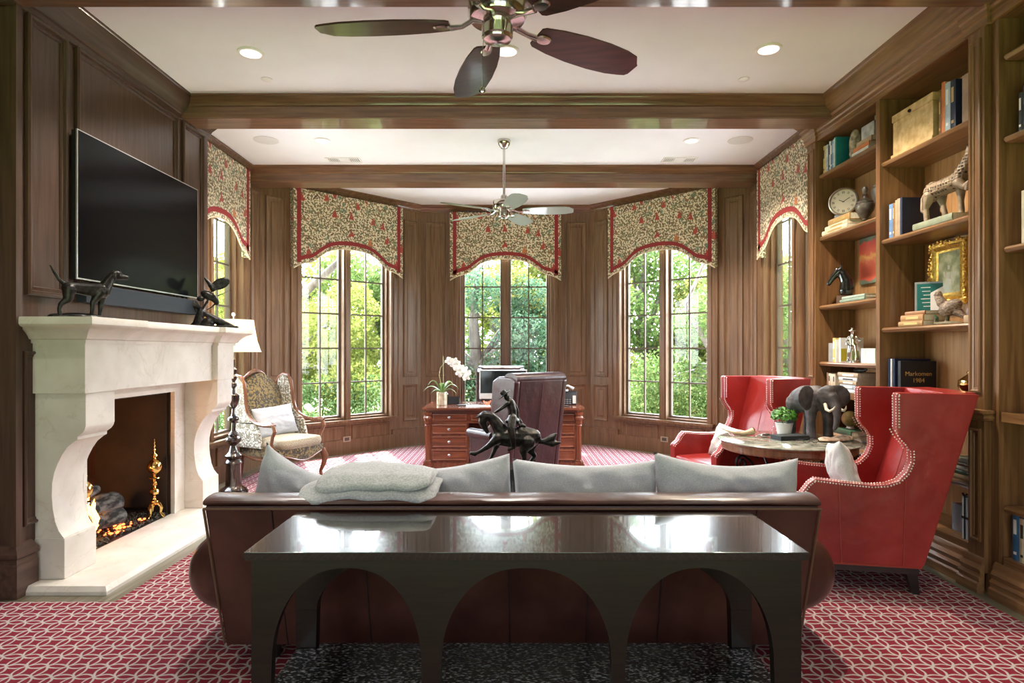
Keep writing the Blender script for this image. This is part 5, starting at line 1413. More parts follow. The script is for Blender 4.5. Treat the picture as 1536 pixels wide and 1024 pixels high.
teal=(.01,.20,.24); white=(.75,.75,.73); blue=(.12,.22,.42); lblue=(.42,.52,.62); yel=(.62,.50,.15); navy=(.01,.02,.06); orange=(.62,.20,.06); grey=(.30,.30,.29); green=(.05,.12,.07); tan=(.42,.30,.18); cream=(.66,.58,.42); brown=(.22,.12,.06); red=(.35,.04,.03); dgr=(.02,.03,.035)
# bay 1 shelf A
row(5.785, 3.09, [(.04,.255,.19,yel,'yellow',DKT),(.02,.25,.20,cream,'cream',None),(.035,.25,.21,lblue,'pale blue',WHT),(.015,.255,.21,navy,'thin navy',None),(.025,.265,.21,white,'white',DKT),(.035,.255,.22,blue,'mid blue',WHT),(.03,.26,.22,lblue,'grey blue',WHT),(.012,.27,.28,white,'thin white',None),(.025,.27,.29,teal,'large teal',None)], 'books on the top shelf of the far bay', 'far end of the top shelf beside the window')
o = book(2.89,5.165,3.09,.22,.03,.24,white,'white book lying lowest in the stack beside the marble block','books lying on the top shelf',True)
o = book(2.90,5.165,3.12,.22,.040,.23,orange,'orange book lying in the stack under the marble block','books lying on the top shelf',True)
o = book(2.91,5.14,3.16,.20,.040,.22,tan,'tan book lying topmost in the stack under the marble block','books lying on the top shelf',True)
MARB = noisy('grey_marble_lump', (.25,.26,.27), (.66,.68,.68), 9, .4, bst=.3, detail=7)
m = Org(); m.box(-.05,.05,-.09,.09,0,.12); m.ell((0,.0,.08),(.055,.09,.05)); m.box(-.02,.05,-.09,-.045,.10,.17); o = m.build('marble_block', MARB, None, (2.98,5.13,3.20)); remesh(o,.006,2)
for v in o.data.vertices: v.co.z = max(v.co.z, 0)
tag(o, 'pale grey marble block resting on a stack of books', 'marble')
m = Org(); m.ell((0,0,.13),(.05,.050,.135)); m.ell((0,-.01,.05),(.055,.055,.06)); o = m.build('shell_fossil', noisy('fossil', (.16,.12,.08), (.50,.44,.34), 28, .6, bst=.8), None, (2.95,5.34,3.09)); remesh(o,.005,1)
for v in o.data.vertices: v.co.z = max(v.co.z, 0)
tag(o, 'rough brown standing fossil shell beside the marble block', 'fossil')
# bay 1 shelf B: clock, urns, books
t = thing('table_clock', 'round cream faced clock on a stand over small gilt books', 'clock', (2.985,5.60,2.64), R(48)); t.scale = (.82,.82,.82)
CF = plain('clock_face', (.72,.66,.54), .6)
def disk(mb, r, x0, x1, z): mb.lathe([(.001,x0),(r,x0),(r,x1),(.001,x1)], (0,0,z), 48, ax='x')
m = MB(); m.lathe([(.128,.03),(.150,.02),(.155,0),(.150,-.022),(.138,-.028),(.130,-.018),(.128,0.0)], (0,0,.185), 48, ax='x'); m.build('case_rim', plain('pewter_rim', (.42,.38,.33), .3, .8), t)
m = MB(); disk(m, .131, -.006, .025, .185); fc = m.build('face', CF, t)
m = MB()
for k in range(12):
    a = R(30*k); c, s_ = math.cos(a), math.sin(a)
    for off in ((-.006,.006) if k % 3 else (-.009,0,.009)):
        m.box(-.0075,-.006,-.002,.002,-.013,.013); 
        q = Matrix.Translation((0, .102*s_, .185+.102*c)) @ Matrix.Rotation(-a, 4, 'X') @ Matrix.Translation((0,off,0))
        for i in range(len(m.v)-8, len(m.v)): m.v[i] = tuple(q @ Vector(m.v[i]))
m.build('numerals', DKT, fc)
m = MB()
for a, ln in ((R(60),.075),(R(-62),.050)):   # seen from -x side, +y is to the viewer's left
    m.box(-.010,-.008,-.003,.003,-.012,ln); q = Matrix.Translation((0,0,.185)) @ Matrix.Rotation(a, 4, 'X')
    for i in range(len(m.v)-8, len(m.v)): m.v[i] = tuple(q @ Vector(m.v[i]))
m.build('hands', DKT, fc)
m = MB(); m.prism([(-.04,0),(.06,0),(.03,.045),(-.02,.045)], -.085, .085, 'y'); m.build('stand', plain('blue_grey_stand', (.22,.26,.28), .5), t)
book(2.875,5.55,2.51,.19,.040,.43,cream,'small cream and gilt book lowest under the clock','small books under the clock',True,tc=GOLDT)
book(2.885,5.54,2.55,.19,.035,.38,cream,'small cream book in the middle under the clock','small books under the clock',True,tc=GOLDT)
book(2.895,5.51,2.585,.19,.055,.36,(.45,.28,.10),'gilt brown book topmost under the clock','small books under the clock',True,tc=GOLDT)
URN = noisy('dark_urn', (.05,.045,.038), (.15,.13,.11), 12, .35, .3)
def urn(x, y, z, s_, lb):
    t = thing('lidded_urn', lb, 'urn', (x,y,z), 0, 'dark lidded urns')
    m = MB(); m.lathe([(r_*s_,h_*s_) for r_,h_ in [(.001,0),(.050,0),(.052,.010),(.030,.025),(.020,.05),(.030,.065),(.024,.075),(.045,.10),(.085,.16),(.100,.21),(.098,.235),(.080,.25),(.001,.25)]], (0,0,0), 36); m.build('body', URN, t)
    m = MB(); m.lathe([(r_*s_,h_*s_) for r_,h_ in [(.001,.25),(.086,.25),(.088,.262),(.060,.285),(.028,.305),(.020,.33),(.030,.345),(.018,.36),(.026,.38),(.032,.405),(.024,.43),(.001,.44)]], (0,0,0), 36); m.build('lid', URN, t)
urn(2.99,5.27,2.51,.76,'small dark lidded urn beside the clock')
urn(3.03,5.04,2.51,1.08,'larger dark lidded urn partly behind the bookcase divider')
# bay 1 shelf C
t = thing('horse_head_bust', 'black horse head bust on wooden block bookends', 'statue', (2.99,5.62,1.87), R(150))
m = Org(); m.limb([(-.03,0,.12),(-.03,0,.20),(.0,0,.27),(.03,0,.30)],[.065,.055,.042,.032]); m.limb([(.03,0,.305),(.085,0,.24),(.115,0,.19)],[.036,.026,.020])
for s in (-1,1): m.limb([(.01,s*.02,.33),(.015,s*.024,.37)],[.012,.003])
o = m.build('bust', plain('black_gloss_bronze', (.008,.008,.008), .15, coat=.6), t); remesh(o,.006,3)
m = MB(); m.bbox(-.10,.05,-.055,.055,0,.075,.003); m.build('block', wood('block_wood', (.10,.06,.04), (.22,.14,.10), 'z'), t)
for v in o.data.vertices: v.co.z = max(v.co.z, .0755)
book(2.88,5.27,1.87,.26,.024,.38,(.22,.30,.24),'thin sage green book lying lowest beside the horse bust','books lying on the third shelf of the far bay',True)
book(2.885,5.26,1.894,.26,.026,.35,(.30,.38,.32),'pale green book lying topmost beside the horse bust','books lying on the third shelf of the far bay',True)
def mk_sunset():
    m, nt, b = newmat('red_sunset_painting'); tc = N(nt,'ShaderNodeTexCoord'); sp = N(nt,'ShaderNodeSeparateXYZ'); L(nt,tc.outputs['Object'],sp.inputs[0])
    n = N(nt,'ShaderNodeTexNoise'); n.inputs['Scale'].default_value = 14; n.inputs['Detail'].default_value = 4; L(nt,tc.outputs['Object'],n.inputs['Vector'])
    a = N(nt,'ShaderNodeMath',operation='MULTIPLY_ADD'); a.inputs[1].default_value = .12; L(nt,n.outputs[0],a.inputs[0]); L(nt,sp.outputs[2],a.inputs[2])
    q = N(nt,'ShaderNodeMapRange'); q.inputs['From Min'].default_value = -.20; q.inputs['From Max'].default_value = .34; L(nt,a.outputs[0],q.inputs[0])
    r = ramp(nt,q.outputs[0],[(.0,(.10,.13,.09)),(.16,(.12,.16,.11)),(.18,(.62,.10,.05)),(.45,(.72,.13,.06)),(.56,(.85,.42,.12)),(.62,(.75,.13,.06)),(.80,(.60,.07,.05)),(.82,(.13,.17,.12)),(1,(.16,.20,.13))])
    L(nt,r.outputs[0],b.inputs['Base Color']); b.inputs['Roughness'].default_value = .6; return m
t = thing('unframed_painting', 'unframed red sunset painting with green foliage hung inside the far bay', 'painting', (BBK,5.44,2.25))
m = MB(); m.bbox(-.022,-.001,-.25,.25,-.20,.215,.002); m.build('canvas', mk_sunset(), t)
# bay 1 shelf D
row(5.69,1.35,[(.075,.17,.15,grey,'grey',None),(.05,.215,.16,yel,'bright yellow',WHT),(.016,.20,.17,white,'white',None)],'books on the fourth shelf of the far bay','left of the silver figurine')
t = thing('picture_book', 'white picture book with a yellow and green cover propped behind the silver figurine', 'book', (3.00,5.50,1.35), R(88))
m = MB(); m.bbox(-.012,.012,-.10,.10,0,.215,.002); m.build('cover', WHITE, t)
m = MB(); m.box(-.0135,-.012,.045,.095,.01,.12); m.build('yellow_patch', plain('mustard', (.45,.38,.03), .6), t)
m = MB(); m.box(-.0135,-.012,-.06,.0,.02,.10); m.build('green_patch', plain('olive', (.25,.34,.10), .6), t)
t = thing('silver_figurine', 'silver figurine of a man with a hat, hand on hip', 'figurine', (2.94,5.37,1.35), R(230))
m = Org(); m.limb([(0,.028,.03),(0,.022,.09),(0,.015,.15)],[.011,.014,.020]); m.limb([(0,-.030,.03),(.01,-.024,.09),(0,-.015,.15)],[.011,.014,.020])
m.limb([(0,0,.15),(0,0,.20),(0,.0,.225)],[.024,.028,.022]); m.limb([(0,0,.235),(0,0,.262)],[.010,.018]); m.limb([(0,.03,.22),(.0,.058,.19),(0,.03,.165)],[.010,.009,.008]); m.limb([(0,-.03,.22),(.01,-.045,.18),(.02,-.04,.15)],[.010,.009,.008])
m.limb([(0,.028,.03),(.02,.03,.025)],[.011,.009]); m.limb([(0,-.03,.03),(.02,-.034,.025)],[.011,.009]); m.lathe([(.001,.27),(.036,.27),(.036,.277),(.018,.280),(.014,.30),(.001,.30)],(0,0,0),16)
o = m.build('figure', SILVER, t); remesh(o,.004,1)
m = MB(); m.lathe([(.001,0),(.055,0),(.050,.014),(.035,.020),(.001,.022)],(0,0,0),24); m.build('base', SILVER, t)
for k, y in enumerate((5.135,5.067,4.999)):
    book(2.90,y,1.35,.12,.065,.12,(.62,.72,.66),['pale mint small book, left of three','pale mint small book, middle of three','pale mint small book, right of three against the divider'][k],'three mint books beside the figurine')
# bay 1 ledge
row(5.72,1.09,[(.03,.16,.14,brown,'worn brown',None),(.045,.155,.15,cream,'cream',DKT),(.035,.15,.15,(.7,.62,.5),'buff',None),(.04,.15,.15,cream,'ivory',DKT)],'books on the ledge of the far bay','left of the big stack behind the elephant')
zz = 1.09
for th, h, c, cn in ((.030,.34,(.55,.6,.62),'pale grey'),(.040,.30,(.30,.36,.42),'blue grey'),(.032,.34,tan,'tan'),(.030,.36,white,'white'),(.040,.40,(.40,.30,.2),'brown')):
    book(2.88,5.335,zz,.27,th,h*.8,c,cn+' large book lying in the stack behind the elephant','large books stacked on the far ledge',True,tc=WHT if c != white else DKT); zz += th
t = thing('dark_bird_figure', 'small dark bird figure lying on the stack behind the elephant', 'figurine', (2.98,5.33,zz)); m = Org(); m.ell((0,0,.02),(.03,.09,.02)); m.limb([(0,-.06,.025),(0,-.11,.03)],[.015,.006]); o = m.build('body', BRONZE, t); remesh(o,.004,1)
for v in o.data.vertices: v.co.z = max(v.co.z, 0)
# bay 1 lower
book(2.89,5.45,.62,.26,.05,.34,blue,'blue book lying lowest under the small globe','books on the lower shelf',True)
book(2.90,5.46,.67,.25,.045,.32,tan,'tan book lying in the middle under the small globe','books on the lower shelf',True)
book(2.90,5.47,.715,.25,.045,.30,green,'dark green book lying topmost under the small globe','books on the lower shelf',True)
zz = .25
for th, h, c, cn in ((.05,.36,tan,'tan'),(.04,.33,green,'dark green'),(.05,.35,brown,'brown')):
    book(2.90,5.35,zz,.24,th,h,c,cn+' book lying on the bottom board of the far bay','books on the bottom board',True); zz += th
book(2.90,4.96,.62,.20,.045,.13,(.16,.30,.48),'small bright blue book on the lower shelf beside the divider','books on the lower shelf',True)
# bay 2 shelf A: parchment chest + books
t = thing('parchment_chest', 'tan parchment covered chest with lid on the top shelf', 'box', (2.90,4.51,2.91))
PAR = noisy('tan_parchment', (.46,.30,.12), (.68,.50,.26), 16, .6, detail=7)
m = MB(); m.bbox(0,.24,-.225,.225,.012,.27,.004); m.build('body', PAR, t)
m = MB(); m.bbox(-.012,.25,-.235,.235,.0,.025,.004); m.build('base_board', PAR, t)
m = MB(); m.bbox(-.006,.246,-.230,.230,.271,.325,.004); l_ = m.build('lid', PAR, t)
m = MB(); m.sphere((-.012,.01,.285), .013, 12); m.build('lock_knob', BRONZE, l_)
row(4.225,2.91,[(.025,.26,.20,brown,'thin brown',GOLDT),(.035,.345,.24,orange,'tall orange',None),(.05,.325,.24,lblue,'pale blue',WHT),(.05,.32,.24,navy,'navy',GOLDT)],'books on the top shelf of the near bay','right of the parchment chest',2.90)
book(2.92,3.965,2.91,.25,.14,.32,(.42,.30,.22),'tall brown slipcase book nearest the pilaster on the top shelf','books on the top shelf of the near bay')
# bay 2 shelf B
row(4.775,2.31,[(.045,.26,.18,blue,'blue and green',WHT),(.03,.26,.20,brown,'gilt dotted brown',GOLDT),(.025,.275,.20,tan,'tan',None),(.035,.28,.20,(.36,.28,.2),'grey brown',None),(.025,.28,.28,navy,'large dark navy',None)],'books on the second shelf of the near bay','left of the carved horse')
book(2.875,4.26,2.31,.28,.045,.40,(.25,.28,.20),'large sage green book lying under the carved horse',None,True)
def mk_lattice():
    m, nt, b = newmat('pierced_soapstone'); co = coords(nt,(1,1,1))
    v = N(nt,'ShaderNodeTexVoronoi'); v.inputs['Scale'].default_value = 42; v.inputs['Randomness'].default_value = .25; L(nt,co,v.inputs['Vector'])
    r = ramp(nt,v.outputs['Distance'],[(.30,(.012,.008,.006)),(.40,(.30,.22,.14))]); n = N(nt,'ShaderNodeTexNoise'); n.inputs['Scale'].default_value = 12; L(nt,co,n.inputs['Vector'])
    r2 = ramp(nt,n.outputs[0],[(.3,(.55,.5,.45)),(.7,(1,1,1))]); mx = N(nt,'ShaderNodeMix',data_type='RGBA',blend_type='MULTIPLY'); mx.inputs[0].default_value = 1; L(nt,r.outputs[0],mx.inputs[6]); L(nt,r2.outputs[0],mx.inputs[7]); L(nt,mx.outputs[2],b.inputs['Base Color'])
    b.inputs['Roughness'].default_value = .5; bump(nt,b,v.outputs['Distance'],.8,.01); return m
t = thing('carved_horse', 'pierced lattice stone horse statue striding on a green book', 'statue', (2.985,4.25,2.355), R(-84)); t.scale = (.95,.95,.86)
STO = noisy('soapstone', (.17,.12,.08), (.36,.27,.18), 14, .5, bst=.2)
m = Org()  # forward = +x
m.limb([(-.14,0,.255),(-.06,0,.262),(.04,0,.27),(.10,0,.285)],[.066,.066,.066,.064]); m.ell((-.14,0,.25),(.075,.062,.085))
m.limb([(.10,0,.30),(.16,0,.38),(.19,0,.45)],[.058,.048,.036]); o = m.build('pierced_body', mk_lattice(), t); remesh(o,.006,3)
m = Org(); m.limb([(.19,0,.47),(.24,0,.42),(.255,0,.36)],[.036,.028,.020])
for s in (-1,1): m.limb([(.185,s*.018,.49),(.18,s*.022,.525)],[.012,.003])
m.limb([(.12,-.03,.25),(.17,-.03,.20),(.20,-.03,.23),(.19,-.03,.18)],[.038,.020,.014,.014])
m.limb([(.07,.03,.24),(.075,.03,.12),(.08,.03,.02)],[.038,.018,.020]); m.limb([(-.14,-.03,.22),(-.18,-.03,.12),(-.17,-.03,.02)],[.045,.018,.020]); m.limb([(-.11,.03,.22),(-.09,.03,.13),(-.06,.03,.02)],[.045,.020,.020])
m.limb([(-.21,0,.27),(-.25,0,.22),(-.25,0,.12),(-.20,0,.07)],[.014,.012,.014,.005])
o = m.build('head_and_legs', STO, t); remesh(o,.005,2)
for v in o.data.vertices: v.co.z = max(v.co.z, 0)
# bay 2 shelf C
book(2.875,4.49,1.63,.18,.035,.27,(.40,.24,.10),'worn tan book lying lowest under the award frame','old tan books under the award frame',True,tc=GOLDT)
book(2.88,4.48,1.665,.17,.045,.25,(.42,.22,.09),'worn brown book lying in the middle under the award frame','old tan books under the award frame',True,tc=GOLDT)
book(2.89,4.46,1.71,.16,.025,.22,(.34,.17,.08),'thin brown book lying topmost under the award frame','old tan books under the award frame',True)
t = thing('award_frame', 'small clear framed award with green and white sheet leaning above the tan books', 'frame', (3.11,4.62,1.63), R(50))
m = MB(); m.bbox(-.012,.012,-.10,.10,0,.335,.003); m.build('acrylic_frame', plain('frame_silver', (.55,.56,.56), .2, .6), t)
m = MB(); m.box(-.0135,-.012,-.085,.085,.06,.32); m.build('green_sheet', plain('award_green', (.01,.13,.12), .4), t)
m = MB()
for k in range(6): m.box(-.0142,-.0134,-.0,.06-.008*(k%3),.29-.028*k,.294-.028*k)
m.build('text_lines', WHT, t)
m = MB(); m.add([(-.0145,-.085,.06),(-.0145,.0,.06),(-.0145,.0,.25),(-.0145,-.085,.30)], [(0,1,2,3)]); m.box(-.0145,-.0140,-.085,0,.05,.06); m.build('white_panel', WHITE, t)
t = thing('quail_figurine', 'brown speckled quail figurine with white throat on the third shelf', 'figurine', (2.985,4.25,1.63), R(110))
QU = noisy('quail_feather', (.08,.05,.035), (.36,.26,.19), 60, .5, bst=.4, stretch=(1,1,2))
m = Org(); m.ell((-.01,0,.115),(.085,.05,.052), Matrix.Rotation(R(28),3,'Y')); m.limb([(.045,0,.15),(.07,0,.19),(.072,0,.215)],[.034,.026,.024]); m.limb([(.09,0,.215),(.108,0,.208)],[.010,.003]); m.limb([(-.06,0,.085),(-.125,0,.035)],[.03,.010])
o = m.build('body', QU, t); remesh(o,.004,2)
m = Org(); m.ell((.078,0,.185),(.014,.020,.018)); o2 = m.build('white_throat', plain('white_feather', (.65,.6,.5), .7), o)
m = Org(); m.limb([(.0,.015,.09),(.01,.015,.02)],[.008,.006]); m.limb([(.01,-.015,.09),(.02,-.015,.02)],[.008,.006]); m.ell((.0,0,.008),(.10,.055,.016)); m.limb([(.09,.0,.01),(.07,.02,.05),(.08,.03,.07)],[.015,.012,.006]); o = m.build('mossy_base', noisy('moss_base', (.05,.10,.05), (.28,.22,.15), 20, .8), t); remesh(o,.004,1)
for v in o.data.vertices: v.co.z = max(v.co.z, 0)
book(2.90,3.93,1.63,.17,.05,.12,(.40,.28,.17),'small tan book lying at the pilaster end of the third shelf','small books beside the quail',True)
book(2.91,3.93,1.68,.16,.045,.10,(.28,.22,.22),'small mauve grey book lying topmost beside the pilaster','small books beside the quail',True)
def mk_land():
    m, nt, b = newmat('landscape_oil'); co = coords(nt); n = N(nt,'ShaderNodeTexNoise'); n.inputs['Scale'].default_value = 9; n.inputs['Detail'].default_value = 7; L(nt,co,n.inputs['Vector'])
    r = ramp(nt,n.outputs[0],[(.30,(.14,.15,.07)),(.45,(.33,.34,.16)),(.55,(.55,.52,.30)),(.7,(.60,.62,.52))]); L(nt,r.outputs[0],b.inputs['Base Color']); b.inputs['Roughness'].default_value = .35; return m
t = thing('framed_painting', 'small landscape painting in an ornate gold frame hung in the near bay', 'painting', (BBK-.004,4.50,2.02))
fp = [(0,-.0),(0,.022),(.012,.034),(.028,.030),(.040,.040),(.052,.032),(.060,.018),(.075,.014),(.080,.005),(.080,-.0)]
M = Matrix(((0,-1,0,-.022),(1,0,0,0),(0,0,1,0),(0,0,0,1)))
m = MB(M); m.frame(-.185,.185,-.225,.225,fp); m.box(-.18,.18,-.02,.0,-.22,.22)
rr = random.Random(6)
for k in range(150):
    s_ = rr.random()*1.88; w_, h_ = .43, .51
    s_ *= .851
    if s_ < .37: p = (-.185+s_, -.22)
    elif s_ < .74: p = (-.185+s_-.37, .22)
    elif s_ < 1.17: p = (-.18, -.215+s_-.74)
    else: p = (.18, -.215+s_-1.17)
    q = MB(M); q.sphere((p[0]+rr.uniform(-.012,.012), .030+rr.uniform(-.004,.006), p[1]+rr.uniform(-.012,.012)), rr.uniform(.007,.014), 6); m.v += [v for v in q.v]; n0 = len(m.v)-len(q.v); m.f += [tuple(i+n0 for i in f) for f in q.f]; m.mi += q.mi
fr_ = m.build('gilt_frame', GOLD, t)
m = MB(); m.box(-.036,-.030,-.108,.108,-.148,.148); m.build('picture', mk_land(), t)
m = MB(); 
for p, q, r_ in (((0,-.05),(0,.0),.022),((0,.02),(0,.05),.012),((-.02,-.09),(-.02,-.05),.008),((.02,-.09),(.02,-.05),.008),((.04,-.03),(.05,.01),.010)):
    m.tube([(-.0365,p[0],p[1]),(-.0365,q[0],q[1])], r_, 10, flat=1); 
m.v = [(-.0365+(x+.0365)*.06, y, z) for x, y, z in m.v]; m.build('white_rider', plain('pale_paint', (.62,.58,.46), .5), t)
# ledge bay 2
book(2.90,4.785,1.09,.27,.02,.30,navy,'thin black book standing at the left of the marked album','black albums on the near ledge')
book(2.90,4.755,1.09,.27,.015,.30,white,'thin white book standing between the black albums','black albums on the near ledge')
book(2.90,4.725,1.09,.27,.025,.30,navy,'black book standing just left of the marked album','black albums on the near ledge')
t = thing('marked_album', 'black album with gold lettering reading Markomen 1984 facing the room', 'album', (3.035,4.66,1.09), R(90))
m = MB(); m.bbox(-.016,.016,-.135,.135,0,.285,.004); m.build('cover', plain('black_album_cloth', (.010,.013,.020), .5), t)
def text(body, size, loc, rot, mat, par, name='lettering'):
    cu = bpy.data.curves.new(name, 'FONT'); cu.body = body; cu.size = size; cu.align_x = 'CENTER'; cu.extrude = .0006
    o = bpy.data.objects.new(name, cu); COL.objects.link(o)
    bpy.context.view_layer.update(); me = bpy.data.meshes.new_from_object(o.evaluated_get(bpy.context.evaluated_depsgraph_get()))
    bpy.data.objects.remove(o); me.materials.clear(); me.materials.append(mat)
    o = bpy.data.objects.new(name, me); COL.objects.link(o); o.parent = par; o.location = loc; o.rotation_euler = rot; return o
text('Markomen', .046, (-.0168,0,.175), (R(90),0,R(-90)), GOLDT, t)
text('1984', .046, (-.0168,0,.125), (R(90),0,R(-90)), GOLDT, t)
t = thing('brass_urn', 'polished brass lidded urn at the pilaster end of the near ledge', 'urn', (2.99,4.03,1.09))
m = MB(); m.lathe([(.001,0),(.045,0),(.040,.01),(.018,.03),(.022,.04),(.060,.08),(.085,.13),(.082,.17),(.045,.20),(.030,.215),(.001,.215)],(0,0,0),36); m.build('body', BRASS, t)
m = MB(); m.lathe([(.001,.215),(.038,.215),(.038,.225),(.020,.24),(.010,.26),(.016,.275),(.006,.30),(.001,.31)],(0,0,0),28); m.build('lid', BRASS, t)
# lower near bay
zz = .62
for th, h, c, cn in ((.035,.26,tan,'tan'),(.025,.26,green,'green'),(.03,.27,(.5,.5,.45),'stone grey'),(.02,.26,brown,'brown'),(.03,.25,(.35,.4,.3),'sage')):
    book(2.90,3.99,zz,.24,th,h,c,cn+' book lying in the stack behind the near red chair','books stacked behind the near red chair',True); zz += th
for k, y in enumerate((3.97,3.915)):
    t = thing('file_box', ['pale blue ribboned file box, left of the pair on the bottom board','pale blue ribboned file box, right of the pair beside the pilaster'][k], 'box', (2.89,y,.25), 0, 'pale blue file boxes')
    m = MB(); m.bbox(0,.20,-.025,.025,0,.27,.002); m.build('box', plain('pale_blue_box', (.50,.60,.72), .5), t)
    m = MB(); m.box(-.002,.202,-.027,.027,.13,.145); m.box(-.002,.0,-.006,.006,0,.272); m.tube([(.0,-.02,.29),(.0,0,.272),(.0,.02,.29)],.006,6); m.build('ribbon', BLACKP, t)
flat('clear_box', 3.05,4.10,.25,.16,.20,.18,plain('smoky_acrylic',(.35,.42,.5),.1),'pale acrylic box on the bottom board behind the near chair','box')
# near unit
row(3.36,3.18,[],'','')
zz = 3.18
for th, h, c, cn, x_ in ((.03,.26,(.30,.42,.22),'green',2.88),(.035,.25,(.55,.28,.24),'pink',2.885),(.045,.22,white,'white',2.90),(.04,.20,orange,'orange',2.91)):
    book(x_,3.31+.0,zz,.2,th,h,c,cn+' book lying in the stack on the topmost nearest shelf','books stacked on the topmost nearest shelf',True); zz += th
row(3.555,2.70,[(.03,.22,.2,dgr,'charcoal',WHT),(.05,.26,.2,(.02,.025,.035),'black',WHT),(.045,.27,.2,orange,'orange',None),(.045,.275,.2,grey,'grey',WHT),(.04,.27,.2,green,'green',None),(.04,.26,.2,tan,'tan',None)],'books on the second nearest shelf','second shelf at the right edge of view')
row(3.535,2.06,[(.10,.30,.22,(.50,.44,.34),'thick stone coloured',WHT),(.06,.25,.2,yel,'mustard',None),(.05,.26,.2,brown,'brown',GOLDT),(.05,.26,.2,navy,'navy',None)],'books on the third nearest shelf','third shelf at the right edge of view')
row(3.60,.25,[(.05,.27,.2,(.04,.14,.28),'blue',WHT),(.045,.25,.2,cream,'cream',DKT),(.02,.24,.2,navy,'thin black',None),(.045,.255,.2,red,'dark red',GOLDT),(.06,.25,.2,cream,'ivory',DKT),(.04,.25,.2,tan,'tan',None)],'books on the nearest bottom shelf','bottom shelf at the right edge of view')
# ================================================================== OUTDOORS
WB, WF = .75, 12.5
LK = .42
def leafmat(name, c1, c2, c3):
    m = bpy.data.materials.new(name); m.use_nodes = True; nt = m.node_tree; nt.nodes.clear()
    o = N(nt,'ShaderNodeOutputMaterial'); d = N(nt,'ShaderNodeBsdfDiffuse'); tr = N(nt,'ShaderNodeBsdfTranslucent'); mx = N(nt,'ShaderNodeMixShader'); mx.inputs[0].default_value = .45
    co = coords(nt); n = N(nt,'ShaderNodeTexNoise'); n.inputs['Scale'].default_value = 5; n.inputs['Detail'].default_value = 8; n.inputs['Roughness'].default_value = .8; L(nt,co,n.inputs['Vector'])
    c1, c2, c3 = [tuple(q*LK for q in c) for c in (c1,c2,c3)]; r = ramp(nt,n.outputs[0],[(.32,c1),(.5,c2),(.68,c3)]); L(nt,r.outputs[0],d.inputs[0]); L(nt,r.outputs[0],tr.inputs[0])
    L(nt,d.outputs[0],mx.inputs[1]); L(nt,tr.outputs[0],mx.inputs[2]); L(nt,mx.outputs[0],o.inputs[0]); return m
YG = leafmat('leaf_yellow_green', (.20,.28,.05), (.46,.52,.12), (.80,.76,.26))
MG = leafmat('leaf_mid_green', (.10,.20,.05), (.26,.40,.12), (.58,.58,.22))
BG = leafmat('leaf_blue_green', (.06,.15,.07), (.17,.31,.17), (.40,.52,.34))
OG = leafmat('leaf_ochre_green', (.18,.24,.06), (.42,.44,.12), (.75,.58,.20))
HG = leafmat('leaf_hedge', (.13,.25,.07), (.30,.48,.17), (.50,.66,.32))
BARK = noisy('tree_bark', (.07,.055,.045), (.20,.17,.145), 9, .9, bst=.6, stretch=(1,1,.3))
def leaves(name, mat, par, blobs, n, size, seed):
    rng = np.random.default_rng(seed); V = []; 
    vol = np.array([b[3]*b[4]*b[5] for b in blobs]); vol = vol**.7; cnt = (n*vol/vol.sum()).astype(int)
    allc = []
    for b, k in zip(blobs, cnt):
        d = rng.normal(size=(k,3)); d /= np.linalg.norm(d,axis=1)[:,None]; r = rng.uniform(.35,1.0,size=k)**.6
        nz = 1+.18*np.sin(d[:,0]*5+b[0]*3)*np.cos(d[:,2]*6+b[1])
        c = d*(r*nz)[:,None]*np.array(b[3:6])+np.array(b[:3]); allc.append(c)
    C = np.concatenate(allc); k = len(C)
    C = C[C[:,2] > .02]; k = len(C)
    a = rng.normal(size=(k,3)); a /= np.linalg.norm(a,axis=1)[:,None]; q = rng.normal(size=(k,3)); bb = np.cross(a,q); bb /= np.linalg.norm(bb,axis=1)[:,None]
    s = (size*rng.uniform(.6,1.3,size=k))[:,None]
    P = np.stack([C-a*s, C+bb*s*.45, C+a*s, C-bb*s*.45], axis=1).reshape(-1,3)
    me = bpy.data.meshes.new(name); me.vertices.add(4*k); me.vertices.foreach_set('co', P.astype(np.float32).ravel())
    me.loops.add(4*k); me.loops.foreach_set('vertex_index', np.arange(4*k, dtype=np.int32)); me.polygons.add(k)
    me.polygons.foreach_set('loop_start', np.arange(0,4*k,4, dtype=np.int32)); me.polygons.foreach_set('loop_total', np.full(k,4,dtype=np.int32)); me.update(); me.validate()
    me.materials.append(mat); o = bpy.data.objects.new(name, me); COL.objects.link(o); o.parent = par; return o
def tree(label, x, y, h, blobs, n, size, mat, seed, limbs=(), tr=.14, group='garden trees outside the windows'):
    t = thing('garden_tree', label, 'tree', (x,y,-.15), 0, group)
    m = MB(); m.tube([(0,0,0),(.04,.02,h*.3),(-.05,.04,h*.6),(.02,0,h*.9)], [tr*1.25,tr,tr*.75,tr*.3], 14)
    for P, r in limbs: m.tube(P, r, 12)
    rr = random.Random(seed)
    for b in blobs: m.tube([(0,0,h*.35),((b[0])*.5,b[1]*.5,(h*.4+b[2])*.5),(b[0],b[1],b[2])], [tr*.45,tr*.3,.02], 8)
    m.build('trunk', BARK, t)
    leaves('foliage', mat, t, blobs, n, size, seed); return t
def rb(seed, n, sx, sy, z0, z1, r0, r1):
    rr = random.Random(seed); return [(rr.uniform(-sx,sx), rr.uniform(-sy,sy), rr.uniform(z0,z1), rr.uniform(r0,r1), rr.uniform(r0,r1), rr.uniform(r0,r1)*.8) for _ in range(n)]
m = MB(); m.prism([(-30,-12),(-30,40),(30,40),(30,-12)], -.30, -.15, 'z')
struct(m.build('ground', noisy('lawn', (.10,.18,.04), (.30,.38,.12), 4, .95)))
